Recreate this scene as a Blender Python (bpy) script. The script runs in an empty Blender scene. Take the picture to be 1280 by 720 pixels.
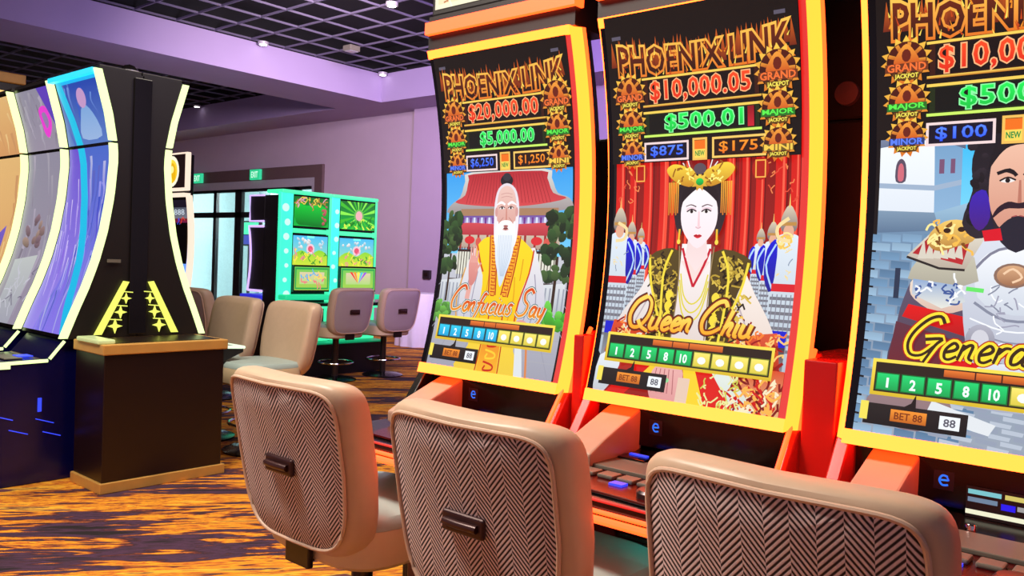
import bpy, bmesh, math, random
from mathutils import Vector, Matrix
from mathutils.geometry import tessellate_polygon
random.seed(7)
S = bpy.context.scene
COL = S.collection

# ---------------------------------------------------------------- camera
YAW, PITCH, ROLL, F, EYE = .70939, .03048, .04047, 1054.7, 1.40
cp, sp, cr, sr = math.cos(PITCH), math.sin(PITCH), math.cos(ROLL), math.sin(ROLL)
_r, _u, _f = Vector((1, 0, 0)), Vector((0, sp, cp)), Vector((0, cp, -sp))
_R, _U = _r*cr + _u*sr, -_r*sr + _u*cr
def _w(v): return Vector((math.sin(YAW)*v.x + math.cos(YAW)*v.y, -math.cos(YAW)*v.x + math.sin(YAW)*v.y, v.z))
CR, CU, CF = _w(_R), _w(_U), _w(_f)
cam = bpy.data.cameras.new('camera'); cam_o = bpy.data.objects.new('camera', cam); COL.objects.link(cam_o)
cam.sensor_width = 36; cam.lens = 36*F/1280; cam.clip_start = .02
cam_o.matrix_world = Matrix(((CR.x, CU.x, -CF.x, 0), (CR.y, CU.y, -CF.y, 0), (CR.z, CU.z, -CF.z, EYE), (0, 0, 0, 1)))
S.camera = cam_o

# ---------------------------------------------------------------- world, lights, exposure
def lin(c):
    return tuple((v/12.92 if v <= .04045 else ((v+.055)/1.055)**2.4) for v in c)
W = bpy.data.worlds.new('world'); S.world = W; W.use_nodes = True
bg = W.node_tree.nodes['Background']; bg.inputs[0].default_value = (.62, .48, .66, 1); bg.inputs[1].default_value = .40
S.view_settings.view_transform = 'Standard'; S.view_settings.look = 'None'
S.view_settings.exposure = 0.0; S.view_settings.gamma = 1.0; S.view_settings.use_curve_mapping = False
def area(name, loc, target, size, power, color, sy=None, spread=None):
    l = bpy.data.lights.new(name, 'AREA'); l.energy = power; l.color = color; l.size = size
    if spread: l.spread = math.radians(spread)
    if sy: l.shape = 'RECTANGLE'; l.size_y = sy
    o = bpy.data.objects.new(name, l); COL.objects.link(o); o.location = loc
    d = Vector(target) - Vector(loc); o.rotation_euler = d.to_track_quat('-Z', 'Y').to_euler()
    return o
area('downlight_over_chairs', (.25, 2.9, 4.3), (1.5, 1.4, .9), .9, 215, (1, .88, .76))
area('downlight_aisle', (3.6, 3.9, 4.3), (3.4, 4.6, 0), 1.4, 85, (1, .88, .74))
area('downlight_left_aisle', (0.4, 4.6, 4.3), (1.0, 4.6, 0), 1.4, 75, (1, .88, .74))
area('purple_wash', (4.4, 3.4, 3.9), (10, 8.2, 2.8), 1.2, 150, (.62, .42, 1), None, 80)
area('purple_fill', (3.2, .5, 3.1), (7.5, 10.5, 4.3), .8, 26, (.60, .48, 1), None, 90)  # unseen upward fill, added to brighten the bulkhead underside
area('bulkhead_fill', (4.75, 8.7, 2.7), (6.2, 11.7, 4.0), .6, 30, (.66, .58, 1), None, 150)  # second unseen fill lamp, added below the beam to lift its underside
area('back_wash', (5.4, 7.0, 3.9), (9.6, 13.5, 2.4), 1.0, 120, (1, .82, .86), None, 90)
area('lobby_daylight', (12.3, 16.5, 3.4), (12.6, 20.5, 1.2), 2.0, 1050, (.84, .98, 1))

# ---------------------------------------------------------------- materials
MATS = {}
def mat(name, col, rough=.5, metal=0., var=.12, scale=18, bump=0., emit=None, es=0., spec=.5, coat=0.):
    if name in MATS: return MATS[name]
    m = bpy.data.materials.new(name); m.use_nodes = True; nt = m.node_tree; n = nt.nodes; L = nt.links
    b = n['Principled BSDF']; c = lin(col)
    b.inputs['Roughness'].default_value = rough; b.inputs['Metallic'].default_value = metal
    b.inputs['Specular IOR Level'].default_value = spec; b.inputs['Coat Weight'].default_value = coat
    b.inputs['Base Color'].default_value = (*c, 1)
    if emit:
        b.inputs['Emission Color'].default_value = (*emit, 1); b.inputs['Emission Strength'].default_value = es
    if var > 0:
        tc = n.new('ShaderNodeTexCoord'); nz = n.new('ShaderNodeTexNoise'); nz.inputs['Scale'].default_value = scale; nz.inputs['Detail'].default_value = 3
        rp = n.new('ShaderNodeMixRGB'); rp.inputs[1].default_value = (*[v*(1-var) for v in c], 1); rp.inputs[2].default_value = (*[min(1, v*(1+var)) for v in c], 1)
        L.new(tc.outputs['Object'], nz.inputs['Vector']); L.new(nz.outputs['Fac'], rp.inputs[0]); L.new(rp.outputs[0], b.inputs['Base Color'])
        if bump:
            bp = n.new('ShaderNodeBump'); bp.inputs['Strength'].default_value = bump; bp.inputs['Distance'].default_value = .004
            L.new(nz.outputs['Fac'], bp.inputs['Height']); L.new(bp.outputs[0], b.inputs['Normal'])
    MATS[name] = m; return m
def glow(name, rgb, s):       # a lamp surface: linear colour times strength
    return mat(name, (.25, .25, .25), .4, var=0, emit=rgb, es=s)

M_black = mat('gloss_black', (.055, .045, .05), .22, var=.2)
M_satin = mat('satin_black', (.075, .055, .06), .5, var=.2)
M_panel = mat('end_panel_black', (.055, .035, .03), .5, var=.15, scale=4)
M_glass = mat('display_black', (.02, .015, .02), .16, var=0)
M_red = mat('gloss_red', (.72, .03, .02), .25, var=.08, emit=(.8, .02, .01), es=.10)  # faint self-glow added, standing in for LED light on the panels
M_ledy = glow('led_amber', (1.0, .078, .006), 10.0)
M_ledo = glow('led_orange', (1.0, .055, .007), 5.0)
M_ledr = glow('led_red', (1.0, .012, .008), .8)
M_ledlime = glow('led_lime', (.80, 1.0, .42), 1.5)
M_ledyel = glow('led_yellow', (.85, .9, .13), 1.15)
M_ledcyan = glow('led_cyan', (.0, .62, .9), 1.3)
M_ledblue = glow('led_blue', (.01, .05, 1.0), 1.2)
M_leddkblue = glow('led_deep_blue', (.01, .015, .55), .8)
M_ledpurple = glow('led_purple', (.28, .10, 1.0), 1.2)
M_ledgreen = glow('led_green', (.05, .95, .42), 1.15)
M_ledlav = glow('led_lavender', (.62, .42, 1.0), 1.3)
M_ledwhite = glow('led_warm_white', (1.0, .78, .62), 1.1)
M_bulb = glow('downlight_lens', (1.0, .95, .9), 6)
M_tan = mat('tan_vinyl', (.80, .69, .585), .42, var=.05, scale=30, bump=.12)
M_tan2 = mat('khaki_vinyl', (.70, .60, .50), .45, var=.05, scale=30)
M_seat = mat('seat_vinyl_reflecting', (.66, .73, .71), .38, var=.05, scale=20)  # light seat vinyl with a teal-grey reflection put into its colour
M_seatwarm = mat('seat_vinyl_warm_lit', (.86, .77, .62), .4, var=.05, scale=20)  # same seat vinyl, warm light on the boxing put into its colour
M_pip = mat('piping_vinyl', (.83, .71, .62), .4, var=.03)
M_handle = mat('dark_bronze', (.24, .13, .13), .32, .3, var=.15)
M_steel = mat('dark_steel', (.30, .27, .28), .3, .8, var=.1)
M_chrome = mat('chrome', (.8, .78, .78), .15, 1, var=.05)
M_gold = mat('brushed_gold', (.82, .62, .32), .42, .1, var=.18, scale=9)
M_wood = mat('dark_mahogany', (.10, .03, .035), .35, var=.25, scale=6)
M_armtan = mat('tan_plastic', (.72, .58, .50), .4, var=.05)
M_wall = mat('lavender_plaster', (.66, .58, .68), .8, var=.04, scale=3)
M_wallw = mat('warm_plaster', (.68, .61, .66), .8, var=.04, scale=3)
M_beam = mat('bulkhead_paint', (.62, .55, .70), .8, var=.05, scale=2)
M_brown = mat('door_surround_brown', (.36, .28, .28), .6, var=.08)
M_silver = mat('silver_frame', (.72, .70, .73), .4, .3, var=.05)
M_dframe = mat('door_frame_black', (.07, .07, .08), .4, var=.1)
M_base = mat('baseboard_black', (.13, .09, .12), .5)
M_bars = mat('ceiling_bar_grey', (.36, .33, .42), .6, var=.08)
M_plenum = mat('plenum_black', (.035, .03, .05), .9, var=.2, scale=1.5)
M_grey = mat('grey_plastic', (.42, .40, .36), .35, var=.1)
M_cloth = mat('white_cloth', (.88, .86, .9), .8, var=.03)
M_cap = mat('grey_cap', (.42, .34, .38), .4)
M_green = mat('green_plastic', (.03, .45, .25), .4, emit=(.0, .5, .2), es=.45)
M_glowblue = mat('blue_glow_gloss', (.03, .03, .26), .22, var=.2)  # reflection of blue LED underglow painted into a black console's colour

def glass_mat():
    m = bpy.data.materials.new('door_glass'); m.use_nodes = True; b = m.node_tree.nodes['Principled BSDF']
    b.inputs['Base Color'].default_value = (.85, .95, .95, 1); b.inputs['Roughness'].default_value = .02
    b.inputs['Transmission Weight'].default_value = 1; b.inputs['IOR'].default_value = 1.01
    return m
M_pane = glass_mat()

def art_mat(name, strength=1.0, rough=.3):
    m = bpy.data.materials.new(name); m.use_nodes = True; n = m.node_tree.nodes; L = m.node_tree.links
    b = n['Principled BSDF']; b.inputs['Base Color'].default_value = (.01, .01, .01, 1); b.inputs['Roughness'].default_value = rough
    a = n.new('ShaderNodeAttribute'); a.attribute_name = 'Col'
    L.new(a.outputs['Color'], b.inputs['Emission Color']); b.inputs['Emission Strength'].default_value = strength
    return m
M_art = art_mat('lit_screen_print', 1.08)
M_artdim = art_mat('lit_screen_print_glare', .9)

def math_node(nt, op, a, b=None, c=None):
    nd = nt.nodes.new('ShaderNodeMath'); nd.operation = op
    for i, v in enumerate((a, b, c)):
        if v is None: continue
        if isinstance(v, (int, float)): nd.inputs[i].default_value = v
        else: nt.links.new(v, nd.inputs[i])
    return nd.outputs[0]
def herringbone(name, light, dark, contrast=1.0):
    m = bpy.data.materials.new(name); m.use_nodes = True; nt = m.node_tree; b = nt.nodes['Principled BSDF']
    tc = nt.nodes.new('ShaderNodeTexCoord'); sx = nt.nodes.new('ShaderNodeSeparateXYZ'); nt.links.new(tc.outputs['Object'], sx.inputs[0])
    c, p = .045, .0142
    u = math_node(nt, 'ADD', math_node(nt, 'DIVIDE', sx.outputs['Y'], c), 200.0)
    fr = math_node(nt, 'FRACT', math_node(nt, 'MULTIPLY', u, .5))           # 0..1 over two columns
    tri = math_node(nt, 'ABSOLUTE', math_node(nt, 'SUBTRACT', fr, .5))       # zigzag
    odd = math_node(nt, 'GREATER_THAN', fr, .5)
    v = math_node(nt, 'DIVIDE', sx.outputs['Z'], p)
    v = math_node(nt, 'ADD', v, math_node(nt, 'MULTIPLY', tri, 2*c*1.15/p))
    v = math_node(nt, 'ADD', v, math_node(nt, 'MULTIPLY', odd, .5))
    s = math_node(nt, 'SINE', math_node(nt, 'MULTIPLY', v, 2*math.pi))
    fac = math_node(nt, 'ADD', math_node(nt, 'MULTIPLY', s, .9*contrast), .56); fac.node.use_clamp = True
    nz = nt.nodes.new('ShaderNodeTexNoise'); nz.inputs['Scale'].default_value = 260; nt.links.new(tc.outputs['Object'], nz.inputs['Vector'])
    fac2 = math_node(nt, 'MULTIPLY', fac, math_node(nt, 'ADD', math_node(nt, 'MULTIPLY', nz.outputs['Fac'], .5), .72))
    mx = nt.nodes.new('ShaderNodeMixRGB'); mx.inputs[1].default_value = (*lin(dark), 1); mx.inputs[2].default_value = (*lin(light), 1)
    nt.links.new(fac2, mx.inputs[0]); nt.links.new(mx.outputs[0], b.inputs['Base Color']); b.inputs['Roughness'].default_value = .75
    bp = nt.nodes.new('ShaderNodeBump'); bp.inputs['Strength'].default_value = .35; bp.inputs['Distance'].default_value = .001
    nt.links.new(fac, bp.inputs['Height']); nt.links.new(bp.outputs[0], b.inputs['Normal'])
    return m
M_herr = herringbone('herringbone_fabric', (.92, .84, .84), (.13, .08, .10))

def carpet_mat():
    m = bpy.data.materials.new('casino_carpet'); m.use_nodes = True; nt = m.node_tree; b = nt.nodes['Principled BSDF']; L = nt.links
    tc = nt.nodes.new('ShaderNodeTexCoord')
    mp = nt.nodes.new('ShaderNodeMapping'); mp.inputs['Rotation'].default_value = (0, 0, math.radians(38)); L.new(tc.outputs['Object'], mp.inputs[0])
    mp2 = nt.nodes.new('ShaderNodeMapping'); mp2.inputs['Scale'].default_value = (.42, 1.7, 1); L.new(mp.outputs[0], mp2.inputs[0])
    n1 = nt.nodes.new('ShaderNodeTexNoise'); n1.inputs['Scale'].default_value = 1.15; n1.inputs['Detail'].default_value = 8; n1.inputs['Roughness'].default_value = .66; n1.inputs['Distortion'].default_value = 1.1
    L.new(mp2.outputs[0], n1.inputs['Vector'])
    mp3 = nt.nodes.new('ShaderNodeMapping'); mp3.inputs['Scale'].default_value = (.8, 6.5, 1); mp3.inputs['Location'].default_value = (3, 9, 2); L.new(mp.outputs[0], mp3.inputs[0])
    n2 = nt.nodes.new('ShaderNodeTexNoise'); n2.inputs['Scale'].default_value = 2.6; n2.inputs['Detail'].default_value = 5; n2.inputs['Distortion'].default_value = 1.3
    L.new(mp3.outputs[0], n2.inputs['Vector'])
    f = math_node(nt, 'ADD', math_node(nt, 'MULTIPLY', n1.outputs['Fac'], .68), math_node(nt, 'MULTIPLY', n2.outputs['Fac'], .32))
    cr_ = nt.nodes.new('ShaderNodeValToRGB'); e = cr_.color_ramp.elements
    stops = [(.380, (.10, .05, .06)), (.440, (.30, .17, .28)), (.468, (.18, .08, .12)), (.482, (.50, .20, .12)), (.497, (.84, .48, .08)), (.518, (.95, .66, .10)), (.538, (.70, .28, .09)), (.556, (.94, .62, .10)), (.58, (.96, .74, .22)), (.60, (.40, .18, .16)), (.64, (.36, .20, .32))]
    e[0].position = stops[0][0]; e[0].color = (*lin(stops[0][1]), 1); e[1].position = stops[-1][0]; e[1].color = (*lin(stops[-1][1]), 1)
    for p, c in stops[1:-1]:
        x = e.new(p); x.color = (*lin(c), 1)
    L.new(f, cr_.inputs[0]); L.new(cr_.outputs[0], b.inputs['Base Color']); b.inputs['Roughness'].default_value = .9
    n3 = nt.nodes.new('ShaderNodeTexNoise'); n3.inputs['Scale'].default_value = 220; L.new(tc.outputs['Object'], n3.inputs['Vector'])
    bp = nt.nodes.new('ShaderNodeBump'); bp.inputs['Strength'].default_value = .4; bp.inputs['Distance'].default_value = .004
    L.new(n3.outputs['Fac'], bp.inputs['Height']); L.new(bp.outputs[0], b.inputs['Normal'])
    return m
M_carpet = carpet_mat()

# ---------------------------------------------------------------- mesh helpers
class MB:
    def __init__(s): s.v, s.f = [], []
    def add(s, vs, fs):
        o = len(s.v); s.v += [tuple(p) for p in vs]; s.f += [tuple(i+o for i in f) for f in fs]; return s
    def box(s, x0, x1, y0, y1, z0, z1):
        return s.add([(x, y, z) for z in (z0, z1) for y in (y0, y1) for x in (x0, x1)],
                     [(0, 2, 3, 1), (4, 5, 7, 6), (0, 1, 5, 4), (2, 6, 7, 3), (0, 4, 6, 2), (1, 3, 7, 5)])
    def prism(s, poly, a0, a1, axis='y'):
        def P(p, a): return (p[0], a, p[1]) if axis == 'y' else ((a, p[0], p[1]) if axis == 'x' else (p[0], p[1], a))
        n = len(poly); return s.add([P(p, a0) for p in poly] + [P(p, a1) for p in poly],
              [tuple(range(n)), tuple(range(2*n-1, n-1, -1))] + [(i, (i+1) % n, (i+1) % n+n, i+n) for i in range(n)])
    def sweep(s, rings, closed=True, caps=True):
        k = len(rings[0]); vs = [p for r in rings for p in r]; fs = []
        for i in range(len(rings)-1):
            for j in range(k if closed else k-1):
                a, b = i*k+j, i*k+(j+1) % k; fs.append((a, b, b+k, a+k))
        if caps and closed: fs += [tuple(range(k-1, -1, -1)), tuple((len(rings)-1)*k+j for j in range(k))]
        return s.add(vs, fs)
    def tube(s, pts, r, n=10, closed=False):
        pts = [Vector(p) for p in pts]; rings = []; N = len(pts)
        for i, p in enumerate(pts):
            d = (pts[(i+1) % N]-pts[i-1]) if closed else (pts[min(i+1, N-1)]-pts[max(i-1, 0)])
            d.normalize(); a = Vector((0, 0, 1)) if abs(d.z) < .9 else Vector((1, 0, 0))
            u = d.cross(a).normalized(); w = d.cross(u).normalized()
            rings.append([p+u*math.cos(t*2*math.pi/n)*r+w*math.sin(t*2*math.pi/n)*r for t in range(n)])
        if closed: rings.append(rings[0])
        return s.sweep(rings, True, not closed)
    def lathe(s, prof, cx=0, cy=0, n=24):
        rings = [[(cx+r*math.cos(t*2*math.pi/n), cy+r*math.sin(t*2*math.pi/n), z) for t in range(n)] for r, z in prof]
        return s.sweep(rings)
    def curve(s, fx, sec, z0, z1, n=24):     # cross-section of (dx, y) swept up the curve x = fx(z)
        rings = [[(fx(z0+(z1-z0)*i/n)+dx, y, z0+(z1-z0)*i/n) for dx, y in sec] for i in range(n+1)]
        return s.sweep(rings)
    def build(s, name, m, parent=None, bevel=0, smooth=False, seg=2):
        me = bpy.data.meshes.new(name); me.from_pydata(s.v, [], s.f)
        b = bmesh.new(); b.from_mesh(me); bmesh.ops.remove_doubles(b, verts=b.verts, dist=1e-6); bmesh.ops.recalc_face_normals(b, faces=b.faces); b.to_mesh(me); b.free()
        me.materials.append(m)
        o = bpy.data.objects.new(name, me); COL.objects.link(o)
        if parent: o.parent = parent
        if smooth:
            me.polygons.foreach_set('use_smooth', [True]*len(me.polygons)); me.set_sharp_from_angle(angle=math.radians(42))
        if bevel:
            bv = o.modifiers.new('bevel', 'BEVEL'); bv.width = bevel; bv.segments = seg; bv.limit_method = 'ANGLE'; bv.angle_limit = math.radians(35)
        return o
def B(*a): return MB().box(*a)
def tag(o, label, cat, group=None):
    o['label'] = label; o['category'] = cat
    if group: o['group'] = group
    return o
def thing(name, label, cat, loc=(0, 0, 0), rz=0, group=None):
    o = bpy.data.objects.new(name, None); o.empty_display_size = .1; COL.objects.link(o); o.location = loc; o.rotation_euler = (0, 0, rz)
    return tag(o, label, cat, group)
def struct(o): o['kind'] = 'structure'; return o
def copy_tree(o, parent=None):
    kids = list(o.children); c = o.copy(); COL.objects.link(c); c.parent = parent
    for k in kids: copy_tree(k, c)
    return c

# ---------------------------------------------------------------- flat lit print (screens): coloured polygons on a curved display
_tc = {}
def glyphs(text, offset=0., shear=0., spacing=1.):
    key = (text, offset, shear, spacing)
    if key in _tc: return _tc[key]
    cu = bpy.data.curves.new('t', 'FONT'); cu.body = text; cu.size = 1; cu.offset = offset; cu.shear = shear; cu.resolution_u = 2; cu.space_character = spacing
    o = bpy.data.objects.new('t', cu); COL.objects.link(o)
    me = o.to_mesh(); vs = [(v.co.x, v.co.y) for v in me.vertices]; fs = [tuple(p.vertices) for p in me.polygons]
    o.to_mesh_clear(); bpy.data.objects.remove(o); bpy.data.curves.remove(cu)
    _tc[key] = (vs, fs); return _tc[key]
SCRIPT = {
 'C': (.66, [[(.62,.82),(.5,.98),(.3,.9),(.12,.6),(.08,.3),(.2,.05),(.42,.05),(.62,.2)]]),
 'o': (.46, [[(.25,.5),(.1,.35),(.1,.12),(.25,.0),(.4,.15),(.4,.4),(.25,.5),(.45,.45)]]),
 'n': (.45, [[(.08,.5),(.05,0)],[(.06,.3),(.2,.48),(.3,.45),(.3,.1),(.42,.02)]]),
 'f': (.38, [[(.45,.9),(.34,.97),(.22,.6),(.15,0),(.05,-.35)],[(.02,.45),(.38,.5)]]),
 'u': (.47, [[(.08,.5),(.06,.12),(.18,.0),(.32,.12),(.36,.5)],[(.36,.5),(.34,.1),(.46,.0)]]),
 'c': (.40, [[(.36,.42),(.22,.5),(.08,.3),(.1,.06),(.24,0),(.38,.12)]]),
 'i': (.22, [[(.1,.5),(.08,.05),(.2,.0)],[(.13,.72),(.15,.76)]]),
 's': (.38, [[(.34,.45),(.2,.52),(.12,.38),(.28,.2),(.2,.02),(.04,.06)]]),
 'S': (.60, [[(.55,.85),(.38,1),(.18,.85),(.25,.58),(.45,.4),(.42,.1),(.2,0),(.02,.12)]]),
 'a': (.46, [[(.34,.45),(.18,.5),(.06,.28),(.1,.04),(.24,.06),(.34,.3),(.36,.5)],[(.36,.5),(.34,.08),(.46,0)]]),
 'y': (.44, [[(.08,.5),(.08,.15),(.2,.05),(.34,.2)],[(.38,.5),(.3,-.15),(.12,-.38),(.0,-.28)]]),
 'Q': (.72, [[(.4,1),(.15,.8),(.05,.4),(.2,.05),(.45,.05),(.62,.4),(.58,.8),(.4,1)],[(.35,.25),(.5,.05),(.75,-.08)]]),
 'e': (.40, [[(.1,.22),(.3,.3),(.34,.42),(.22,.52),(.08,.3),(.12,.05),(.25,0),(.4,.12)]]),
 'h': (.45, [[(.2,1),(.08,0)],[(.1,.28),(.25,.48),(.34,.42),(.3,.1),(.42,.0)]]),
 'G': (.76, [[(.62,.82),(.5,.98),(.3,.9),(.12,.6),(.08,.3),(.2,.05),(.42,.05),(.6,.3)],[(.38,.42),(.68,.46),(.6,.3),(.5,-.12)]]),
 'r': (.36, [[(.08,.5),(.06,0)],[(.08,.3),(.2,.48),(.34,.48)]]),
 'l': (.26, [[(.2,1),(.08,.3),(.12,.02),(.25,.02)]]),
 ' ': (.22, [])}
def smooth_pts(p, k=3):
    if len(p) < 3: return p
    out = []
    for i in range(len(p)-1):
        a, b, c, d = p[max(i-1, 0)], p[i], p[i+1], p[min(i+2, len(p)-1)]
        for j in range(k):
            t = j/k
            out.append(tuple(.5*(2*b[q]+(c[q]-a[q])*t+(2*a[q]-5*b[q]+4*c[q]-d[q])*t*t+(3*b[q]-a[q]-3*c[q]+d[q])*t**3) for q in (0, 1)))
    return out+[p[-1]]
class Art:
    def __init__(s, x0, y0, x1, y1, bgcol, bg2=None):
        s.v, s.f, s.c, s.l = [], [], [], 0; s.ext = (x0, y0, x1, y1); s.rect(x0, y0, x1, y1, bgcol, bg2)
    def _emit(s, vs, fs, col, col2=None):
        s.l += 1; o = len(s.v); ys = [p[1] for p in vs]; a, b = min(ys), max(ys)
        c1 = lin(col); c2 = lin(col2) if col2 else c1
        for x, y in vs:
            t = (y-a)/(b-a+1e-9); s.v.append((x, y, s.l)); s.c.append(tuple(c1[i]*(1-t)+c2[i]*t for i in range(3)))
        s.f += [tuple(i+o for i in f) for f in fs]
    def rect(s, x0, y0, x1, y1, c, c2=None): s._emit([(x0, y0), (x1, y0), (x1, y1), (x0, y1)], [(0, 1, 2, 3)], c, c2)
    def poly(s, p, c, c2=None):
        t = tessellate_polygon([[Vector((x, y, 0)) for x, y in p]]); s._emit(p, [tuple(f) for f in t], c, c2)
    def spoly(s, p, c, c2=None, k=3):       # smooth closed outline
        q = []; n = len(p)
        for i in range(n):
            a, b, d, e = p[i-1], p[i], p[(i+1) % n], p[(i+2) % n]
            for j in range(k):
                t = j/k; q.append(tuple(.5*(2*b[r]+(d[r]-a[r])*t+(2*a[r]-5*b[r]+4*d[r]-e[r])*t*t+(3*b[r]-a[r]-3*d[r]+e[r])*t**3) for r in (0, 1)))
        s.poly(q, c, c2)
    def ell(s, x, y, rx, ry, c, c2=None, n=20, rot=0):
        ca, sa = math.cos(rot), math.sin(rot)
        s._emit([(x+rx*math.cos(t*2*math.pi/n)*ca-ry*math.sin(t*2*math.pi/n)*sa, y+rx*math.cos(t*2*math.pi/n)*sa+ry*math.sin(t*2*math.pi/n)*ca) for t in range(n)], [tuple(range(n))], c, c2)
    def star(s, x, y, r0, r1, n, c, c2=None, ph=0):
        p = []
        for i in range(2*n):
            r = r1 if i % 2 == 0 else r0; a = ph+i*math.pi/n; p.append((x+r*math.sin(a), y-r*math.cos(a)))
        s._emit([(x, y)]+p, [(0, i+1, (i+1) % (2*n)+1) for i in range(2*n)], c, c2)
    def line(s, p, w, c, c2=None, sm=0, w2=None):
        if sm: p = smooth_pts(p, sm)
        n = len(p); vs, fs = [], []
        for i in range(n):
            a, b = p[max(i-1, 0)], p[min(i+1, n-1)]; dx, dy = b[0]-a[0], b[1]-a[1]; L = math.hypot(dx, dy) or 1
            h = (w if w2 is None else w+(w2-w)*i/(n-1))/2; vs += [(p[i][0]-dy/L*h, p[i][1]+dx/L*h), (p[i][0]+dy/L*h, p[i][1]-dx/L*h)]
        for i in range(n-1): fs.append((2*i, 2*i+1, 2*i+3, 2*i+2))
        s._emit(vs, fs, c, c2)
    def frame(s, x0, y0, x1, y1, w, c, c2=None):
        s._emit([(x0, y0), (x1, y0), (x1, y1), (x0, y1), (x0+w, y0+w), (x1-w, y0+w), (x1-w, y1-w), (x0+w, y1-w)],
                [(0, 1, 5, 4), (1, 2, 6, 5), (2, 3, 7, 6), (3, 0, 4, 7)], c, c2)
    def text(s, t, x0, y0, x1, y1, c, c2=None, off=0., shear=0., spacing=1., wave=None):
        base, _ = glyphs(t, 0, shear, spacing); vs, fs = glyphs(t, off, shear, spacing)
        ax, bx = min(v[0] for v in base), max(v[0] for v in base); ay, by = min(v[1] for v in base), max(v[1] for v in base)
        out = []
        for x, y in vs:
            X = x0+(x-ax)/(bx-ax)*(x1-x0); Y = y1-(y-ay)/(by-ay)*(y1-y0)
            if wave: Y += wave((X-x0)/(x1-x0), (Y-y0)/(y1-y0))
            out.append((X, Y))
        s._emit(out, fs, c, c2)
    def script(s, t, x, y, size, w, c, c2=None, sxs=1.0, shear=.28, slope=0.):
        for ch in t:
            wd, st = SCRIPT[ch]
            k = 1.35 if ch.isupper() else 1.0
            for q in st:
                pts = [(x+(a*sxs*k+b*shear*k)*size, y-b*size*k+slope*a) for a, b in q]
                s.line(pts, w*1.0, c, c2, sm=4, w2=w*.75)
            x += wd*size*sxs*k
        return x
    def fit(s, t, x0, x1, y, size, layers):
        tot = sum(SCRIPT[c][0]*(1.35 if c.isupper() else 1.0) for c in t)
        k = (x1-x0-size*.3)/(tot*size)
        for w_, c, c2 in layers: s.script(t, x0, y, size, w_, c, c2, sxs=k)
    def build(s, name, parent, fmap, m=None, bands=50, bandx=0):
        x0, y0, x1, y1 = s.ext
        me = bpy.data.meshes.new(name); me.from_pydata([Vector(p) for p in s.v], [], s.f)
        at = me.color_attributes.new('Col', 'FLOAT_COLOR', 'POINT')
        for i, c in enumerate(s.c): at.data[i].color = (*c, 1)
        b = bmesh.new(); b.from_mesh(me)
        def cut(co, no, **k):
            bmesh.ops.bisect_plane(b, geom=b.verts[:]+b.edges[:]+b.faces[:], plane_co=co, plane_no=no, dist=1e-5, **k)
        cut((x0, 0, 0), (-1, 0, 0), clear_outer=True); cut((x1, 0, 0), (1, 0, 0), clear_outer=True)
        cut((0, y0, 0), (0, -1, 0), clear_outer=True); cut((0, y1, 0), (0, 1, 0), clear_outer=True)
        for i in range(1, bands): cut((0, y0+(y1-y0)*i/bands, 0), (0, 1, 0))
        bh = (y1-y0)/bands
        for v in b.verts:
            x, y, l = v.co; k = min(bands-1, max(0, int((y-y0)/bh))); ya = y0+k*bh; tt = (y-ya)/bh
            v.co = fmap(x, ya, l)*(1-tt)+fmap(x, ya+bh, l)*tt
        b.to_mesh(me); b.free(); me.materials.append(m or M_art)
        o = bpy.data.objects.new(name, me); COL.objects.link(o); o.parent = parent; return o

# ================================================================ SETTING
fl = struct(B(-6, 15, -8, 23, -.1, 0).build('floor', M_carpet))
XB, XU, XH = 10.2, 10.05, 9.33            # recessed back wall, pilaster wall, bulkhead face
YC = 11.04
# back wall with the storefront opening
D0, D1 = 13.98, 20.2
w = MB().box(XB, XB+.2, YC, D0, 0, 4.0).box(XB, XB+.2, D0, D1, 2.95, 4.0).box(XB, XB+.2, D1, 23, 0, 4.0)
struct(w.build('wall_back', M_wallw))
struct(B(XU, XB+.2, -8, YC, 0, 4.0).build('wall_right', M_wall))
struct(B(-6, 15, 23, 23.2, 0, 4.9).build('wall_left', mat('brown_plaster', (.30, .22, .20), .8)))
bk = struct(B(XH, 15, -8, 23, 4.0, 4.47).build('trim_1', M_beam))
bm_ = struct(B(-6, XH, 11.08, 12.3, 4.0, 4.47).build('trim_2', M_beam))
ce = struct(MB().box(-6, XH, -8, 23, 4.9, 5.0).box(XH, 15, -8, 23, 4.47, 5.0).box(-6, XH, 11.08, 12.3, 4.47, 4.9).build('ceiling', M_plenum))
for i, y in enumerate([11.04-.57*k for k in range(16)]):
    o = B(-.5, XH-.01, y-.010, y+.010, 4.480, 4.505).build('grid_bar', M_bars, ce)
for k in range(17):
    x = 9.1-.57*k; B(x-.010, x+.010, 2.2, 11.07, 4.477, 4.502).build('grid_bar', M_bars, ce)
for y in [12.6+.57*k for k in range(17)]:
    B(1.5, XH-.01, y-.010, y+.010, 4.480, 4.505).build('grid_bar', M_bars, ce)
for k in range(14):
    x = 9.1-.57*k; B(x-.010, x+.010, 12.31, 22.9, 4.477, 4.502).build('grid_bar', M_bars, ce)
def downlight(x, y, z, label):
    t = thing('ceiling_downlight', label, 'light', (x, y, z), 0, 'small recessed downlights in the open grid ceiling')
    MB().lathe([(.05, .02), (.075, .02), (.075, -.02), (.05, -.02)]).build('trim_ring', M_silver, t)
    MB().lathe([(.001, -.005), (.052, -.005), (.05, -.028), (.001, -.034)]).build('lens', M_bulb, t)
downlight(6.95, 10.93, 4.44, 'small lit downlight at the long edge of the lavender bulkhead')
downlight(9.22, 10.93, 4.44, 'small lit downlight in the inner corner of the grid ceiling')
downlight(6.74, 7.87, 4.44, 'small lit downlight in the grid nearest the slot machines')
downlight(9.2, 16.9, 4.44, 'small lit downlight in the far ceiling bay behind the bulkhead')
t = thing('ceiling_speaker', 'small grey square fitting hung in the grid ceiling cells', 'speaker', (7.78, 9.94, 4.40))
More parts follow.
